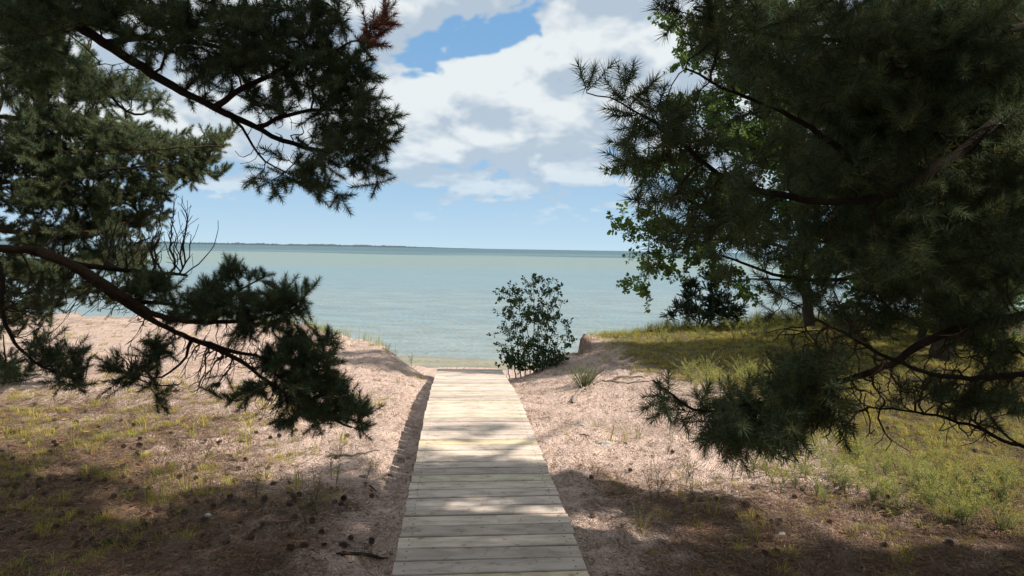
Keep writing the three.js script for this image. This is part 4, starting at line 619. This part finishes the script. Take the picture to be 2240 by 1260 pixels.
// pine cones
{
  const R = rng(1201), s = new Soup();
  for (let k = 0; k < 34; k++) { const t = k / 33, az = k * 2.4, r = 0.016 * Math.sin(Math.PI * (0.12 + 0.82 * t)), y = 0.004 + t * 0.040, o = V3(Math.cos(az), 0.35, Math.sin(az)), c = V3(Math.cos(az) * r * 0.4, y, Math.sin(az) * r * 0.4), sd = V3(-Math.sin(az), 0, Math.cos(az)).multiplyScalar(0.0065), tip = c.clone().addScaledVector(o, r + 0.008 * R()), a = 0.7 + 0.5 * R(), col = [0.16 * a, 0.11 * a, 0.08 * a]; s.tri(c.clone().sub(sd), tip.clone().addScaledVector(sd, -0.5), tip.clone().addScaledVector(sd, 0.5), col); s.tri(c.clone().sub(sd), tip.clone().addScaledVector(sd, 0.5), c.clone().add(sd), col.map((v) => v * 0.8)); }
  const geo = s.build(false), mat = new THREE.MeshStandardMaterial({ name: 'pine_cone', vertexColors: true, roughness: 0.9, side: THREE.DoubleSide }); let n = 0;
  while (n < 260) { const left = n < 215, px = left ? R() * 830 : 1250 + R() * 900, py = 870 + 330 * Math.pow(R(), 0.9), p = onLevel(px, py, 1.86); if (onDeck(p.x, p.z, 0.6) || R() > 0.25 + litterAt(p.x, p.z)) continue; n++;
    const m = single('pine_cone', geo, mat, 'small dark open pine cone lying on the needle litter', 'pine cone', 'pine cones scattered on the ground'); const sc = 0.65 + 0.4 * R(); m.scale.set(sc * (0.8 + 0.5 * R()), sc, sc); m.rotation.set(1.2 + 0.6 * R(), R() * 6.28, 0, 'YXZ'); m.position.set(p.x, groundY(p.x, p.z) + 0.014 * sc, p.z); }
}
// sticks
function stick(name, label, pts, r0, r1, mat = M.drift, forks = [], lift = 0.6) {
  const R = rng(Math.round(pts[0][0] * 7 + pts[0][1])), lay = (q) => q.map(([x, y]) => { let p = onLevel(x, y, 1.86); p = onLevel(x, y, groundY(p.x, p.z, false)); p.y = groundY(p.x, p.z) + r0 * lift; return p; });
  const o = thing(name, label, 'stick', null); const build = (q, a, b, nm) => { const c = curve(lay(q), 0.05), s = new Soup(); c.forEach((p, i) => { if (i && i < c.length - 1) { p.y = groundY(p.x, p.z) + a * lift + 0.004; p.addScaledVector(randDir(R), a * 0.35); } }); s.tube(c, c.map((_, i) => lerp(a, b, i / (c.length - 1)) * (0.85 + 0.3 * R()) * (i === 0 || i === c.length - 1 ? 0.35 : 1)), 7, 1); part(nm, s.build(), mat, o); };
  build(pts, r0, r1, 'stem'); forks.forEach((f) => build(f, r0 * 0.55, r1 * 0.7, 'fork'));
}
stick('driftwood_branch', 'long grey forked branch lying on the sand right of the boardwalk', [[1252, 884], [1262, 866], [1285, 848], [1330, 832], [1380, 826], [1412, 828]], 0.026, 0.010, M.drift, [[[1318, 835], [1360, 837], [1395, 833], [1430, 830]]]);
stick('driftwood_stick', 'pale bleached stick on the sand left of the boardwalk', [[715, 1001], [755, 998], [800, 993], [832, 991]], 0.010, 0.005);
stick('driftwood_root', 'knotted grey piece of root beside the left edge of the boardwalk', [[785, 1044], [820, 1047], [850, 1046], [862, 1050]], 0.018, 0.008, M.drift, [[[825, 1047], [845, 1055], [850, 1058]]]);
stick('fallen_stick', 'thin dark stick lying in the shade against the left side of the boardwalk', [[735, 1216], [790, 1217], [850, 1219]], 0.012, 0.008, M.deadTwig);
stick('fallen_stick', 'short pale twig lying on the needle litter among the cones', [[268, 1029], [300, 1037], [330, 1042]], 0.006, 0.003);
stick('fallen_stick', 'small brown twig near the grey driftwood on the sand', [[795, 1063], [810, 1070], [824, 1078]], 0.008, 0.005, M.deadTwig);
stick('fallen_stick', 'short dark twig on open sand right of the boardwalk', [[1266, 951], [1278, 955], [1288, 959]], 0.008, 0.005, M.deadTwig);
stick('fallen_stick', 'brown twig on the grass right of the low pine bough', [[1868, 978], [1885, 983], [1902, 986]], 0.012, 0.008, M.deadTwig);
stick('fallen_stick', 'long grey stick slanting in the grass at the right edge', [[2155, 952], [2190, 966], [2232, 980]], 0.014, 0.01);
{
  const R = rng(1301), mat = new THREE.MeshStandardMaterial({ name: 'pale_stone', color: new THREE.Color().setRGB(0.36, 0.33, 0.30), roughness: 0.85 });
  for (const [px, py, s, label] of [[530, 985, 0.019, 'small white stone among the cones on the litter'], [1270, 937, 0.035, 'pale grey chip of wood on the sand beside grass tufts'], [1325, 972, 0.04, 'flat pale grey stone on the sand right of the boardwalk'], [1710, 1155, 0.022, 'pale stone in the shaded grass right of the boardwalk'], [455, 1128, 0.02, 'pale stone in the shade of the left pine']]) {
    const p = onLevel(px, py, 1.86), g = new THREE.IcosahedronGeometry(s, 2), a = g.attributes.position; for (let i = 0; i < a.count; i++) { const k = 1 + 0.35 * n3(a.getX(i) * 30 + px, a.getY(i) * 30, a.getZ(i) * 30); a.setXYZ(i, a.getX(i) * k * 1.5, a.getY(i) * k * 0.5, a.getZ(i) * k * 0.9); } g.computeVertexNormals();
    const m = single('pale_stone', g, mat, label, 'stone', null); m.position.set(p.x, groundY(p.x, p.z) + s * 0.2, p.z); m.rotation.y = R() * 6;
  }
}
// herbs that stand out one by one
{
  const R = rng(1401);
  const bed = [1, 2, 3].map((k) => {
    const r = rng(1410 + k), st = new Soup(), fl = new Soup(), lf = new Soup(), H = 0.34 + 0.05 * k;
    for (let q = 0; q < 6; q++) { const az = r() * 6.28, le = 0.12 + 0.22 * r(), h = H * (0.55 + 0.4 * r()), P = (t) => V3(Math.cos(az) * le * t * t, h * t, Math.sin(az) * le * t * t); st.tube([0, 0.33, 0.66, 1].map(P), [0.0022, 0.002, 0.0015, 0.001], 3);
      for (let i = 0; i < 26; i++) { const t = 0.12 + 0.55 * r(), d = randDir(r); d.y = Math.abs(d.y) * 0.5; d.normalize(); const b = P(t), s = d.clone().cross(V3(0, 1, 0)).normalize().multiplyScalar(0.0034), k2 = 0.8 + 0.5 * r(); lf.tri(b.clone().sub(s), b.clone().add(s), b.clone().addScaledVector(d, 0.03 + 0.02 * r()), [k2, k2, k2]); }
      for (let i = 0; i < 70; i++) { const t = 0.58 + 0.45 * r(), d = randDir(r), b = P(t).addScaledVector(d, 0.040 * (1.25 - t) * 2.0 * r()), z = 0.009, u = randDir(r).multiplyScalar(z), w = randDir(r).multiplyScalar(z), k2 = 0.75 + 0.5 * r(); fl.tri(b, b.clone().add(u), b.clone().add(w), [k2, k2, k2 * (0.8 + 0.3 * r())]); } }
    return [st.build(), lf.build(false), fl.build(false)];
  });
  const stemMat = new THREE.MeshStandardMaterial({ name: 'herb_stem', color: new THREE.Color().setRGB(0.12, 0.14, 0.05), roughness: 0.9 });
  let n = 0; const place = (px, py, sc, label, group) => { const p0 = onLevel(px, py, 1.9); const p = onLevel(px, py, groundY(p0.x, p0.z, false)); if (onDeck(p.x, p.z, 0.6) || -p.z > edgeAt(p.x)) return; const o = thing('bedstraw_plant', label, 'wild plant', group, [p.x, groundY(p.x, p.z), p.z]); const [a, b, c] = bed[n++ % 3]; part('stems', a, stemMat, o, 'stuff'); part('leaves', b, M.herb, o, 'stuff'); part('bloom', c, M.bloom, o, 'stuff'); o.scale.setScalar(sc * (0.8 + 0.4 * R())); o.rotation.y = R() * 6.28; };
  for (let i = 0; i < 120; i++) { const t = R(); place(1680 + 520 * t + (R() - 0.5) * 120, 1010 + 110 * t + (R() - 0.5) * 120, 0.56, 'pale yellow flowering bedstraw in the sunlit grass at the right', 'bedstraw in the sunlit grass'); }
  for (let i = 0; i < 26; i++) place(1500 + 200 * R(), 815 + 70 * R(), 0.75, 'pale flowering bedstraw in the shaded grass behind the low pine bough', 'bedstraw in the shaded grass');
  for (let i = 0; i < 26; i++) place(1420 + 320 * R(), 722 + 26 * R(), 0.85, 'flowering bedstraw along the turf edge before the juniper', 'bedstraw on the turf edge');
  const tuft = [1, 2, 3].map((k) => grassTuft(340 + k, { n: 16, h: 0.17, lean: 0.6, foot: 0.035, w: 0.004 }));
  for (const [px, py, sc, label] of [[1395, 950, 1], [1330, 960, 1.2], [1372, 955, 0.8], [1360, 960, 0.8], [1240, 962, 0.6], [1300, 930, 0.5], [1215, 855, 0.6], [1235, 860, 0.5], [870, 822, 0.7], [885, 826, 0.5], [640, 1065, 1.1], [655, 1055, 0.9], [585, 1030, 1], [690, 1060, 0.7], [330, 1085, 1.2], [350, 1080, 1.1], [410, 1065, 1.1], [450, 1060, 1.2], [1510, 1110, 1.2], [1560, 1120, 1.2], [1350, 1090, 0.7], [1490, 1080, 0.9], [540, 985, 0.8], [290, 940, 1.1], [320, 950, 1.2], [420, 960, 1.0], [160, 960, 1.1], [60, 940, 1.1], [1650, 1170, 1.2], [1400, 1170, 1], [200, 990, 1]]) {
    const p = onLevel(px, py, 1.86), m = single('grass_tuft', tuft[Math.floor(R() * 3)], M.grass, 'small loose tuft of green grass growing alone on the sand', 'grass tuft', 'single grass tufts on the sand'); m.position.set(p.x, groundY(p.x, p.z), p.z); m.scale.setScalar(sc); m.rotation.y = R() * 6.28; }
  // thin dry stalks
  const stalk = [1, 2, 3].map((k) => { const r = rng(1450 + k), s = new Soup(); for (let q = 0; q < 3; q++) { const az = r() * 6.28, le = 0.10 * r() + 0.03, h = 0.34 * (0.7 + 0.4 * r()), P = (t) => V3(Math.cos(az) * le * t, h * t, Math.sin(az) * le * t * t); s.tube([0, 0.25, 0.5, 0.75, 1].map(P), [0.002, 0.0018, 0.0016, 0.0012, 0.0008], 3); for (let i = 0; i < 12; i++) { const t = 0.25 + 0.72 * r(), b = P(t), d = randDir(r); d.y = 0.5 + 0.5 * r(); d.normalize(); s.tube([b, b.clone().addScaledVector(d, 0.03 + 0.06 * r() * (1 - t))], [0.0012, 0.0014], 3); } } return s.build(); });
  const stalkMat = new THREE.MeshStandardMaterial({ name: 'dry_stalk', color: new THREE.Color().setRGB(0.13, 0.12, 0.05), roughness: 0.95 });
  for (const [px, py, sc] of [[1425, 1100, 0.8], [1440, 1095, 0.9], [1518, 1085, 1], [1500, 1060, 0.8], [735, 1050, 1.1], [725, 1040, 0.9], [800, 1040, 0.8], [1620, 1040, 1.1], [1650, 1030, 1], [1600, 1045, 0.9], [1690, 1035, 1], [445, 1010, 0.9], [690, 1120, 1], [670, 1150, 1], [560, 1090, 0.9], [900, 775, 0.9], [1460, 990, 0.9]]) {
    const p = onLevel(px, py, 1.86); if (onDeck(p.x, p.z, 0.55)) continue; const m = single('dry_weed', stalk[Math.floor(R() * 3)], stalkMat, 'thin branching dry weed standing on the ground beside the boardwalk', 'weed', 'dry weeds'); m.position.set(p.x, groundY(p.x, p.z) - 0.005, p.z); m.scale.setScalar(sc); m.rotation.y = R() * 6.28; }
  // broom-like small shrub
  { const o = thing('broom_shrub', 'small wiry broom-like shrub with upright green stems beside the grey driftwood', 'shrub', null), r = rng(1490), p0 = onLevel(1278, 838, 1.9), s = new Soup(); o.position.set(p0.x, groundY(p0.x, p0.z), p0.z);
    for (let i = 0; i < 90; i++) { const az = r() * 6.28, le = 0.28 * Math.sqrt(r()), h = 0.16 + 0.18 * r(), P = (t) => V3(Math.cos(az) * le * t * (0.4 + 0.6 * t) + 0.03 * Math.cos(az), h * t - 0.01, Math.sin(az) * le * t * (0.4 + 0.6 * t) + 0.03 * Math.sin(az)); s.tube([0, 0.4, 0.75, 1].map(P), [0.003, 0.0025, 0.002, 0.0012], 3); for (let q = 0; q < 3; q++) { const t = 0.4 + 0.5 * r(), b = P(t), d = randDir(r); d.y = 1; d.normalize(); s.tube([b, b.clone().addScaledVector(d, 0.05 + 0.05 * r())], [0.0018, 0.001], 3); } }
    part('stems', s.build(), new THREE.MeshStandardMaterial({ name: 'broom_stem', color: new THREE.Color().setRGB(0.10, 0.125, 0.04), roughness: 0.9 }), o, 'stuff'); }
  // small yellow flowers
  const f = new Soup(), fr = rng(1495); for (let i = 0; i < 9; i++) { const a = i * 0.698, b = a + 0.5; f.tri(V3(0, 0.002, 0), V3(Math.cos(a) * 0.016, 0.006, Math.sin(a) * 0.016), V3(Math.cos(b) * 0.016, 0.006, Math.sin(b) * 0.016), [1, 0.9 + 0.1 * fr(), 1]); }
  const fs = new Soup(); fs.tube([V3(0, -0.15, 0), V3(0.008, -0.07, 0), V3(0, 0.002, 0)], [0.0016, 0.0015, 0.0015], 3); const fg = f.build(false), sg = fs.build(), yellow = leafMat('yellow_petals', [0.72, 0.46, 0.03], 0.3);
  for (const [px, py] of [[1372, 787], [1432, 781], [1425, 788], [1334, 794], [1292, 757], [1229, 756], [1720, 830], [1745, 1000], [1885, 1030], [140, 924], [190, 950], [1640, 780]]) { const p = onLevel(px, py, 1.95), o = thing('yellow_flower', 'small yellow flower on a thin stem in the grass', 'flower', 'yellow flowers', [p.x, groundY(p.x, p.z) + 0.12, p.z]); part('petals', fg, yellow, o); part('stem', sg, stemMat, o); o.scale.setScalar(1.3); }
}
renderer.render(scene, camera);
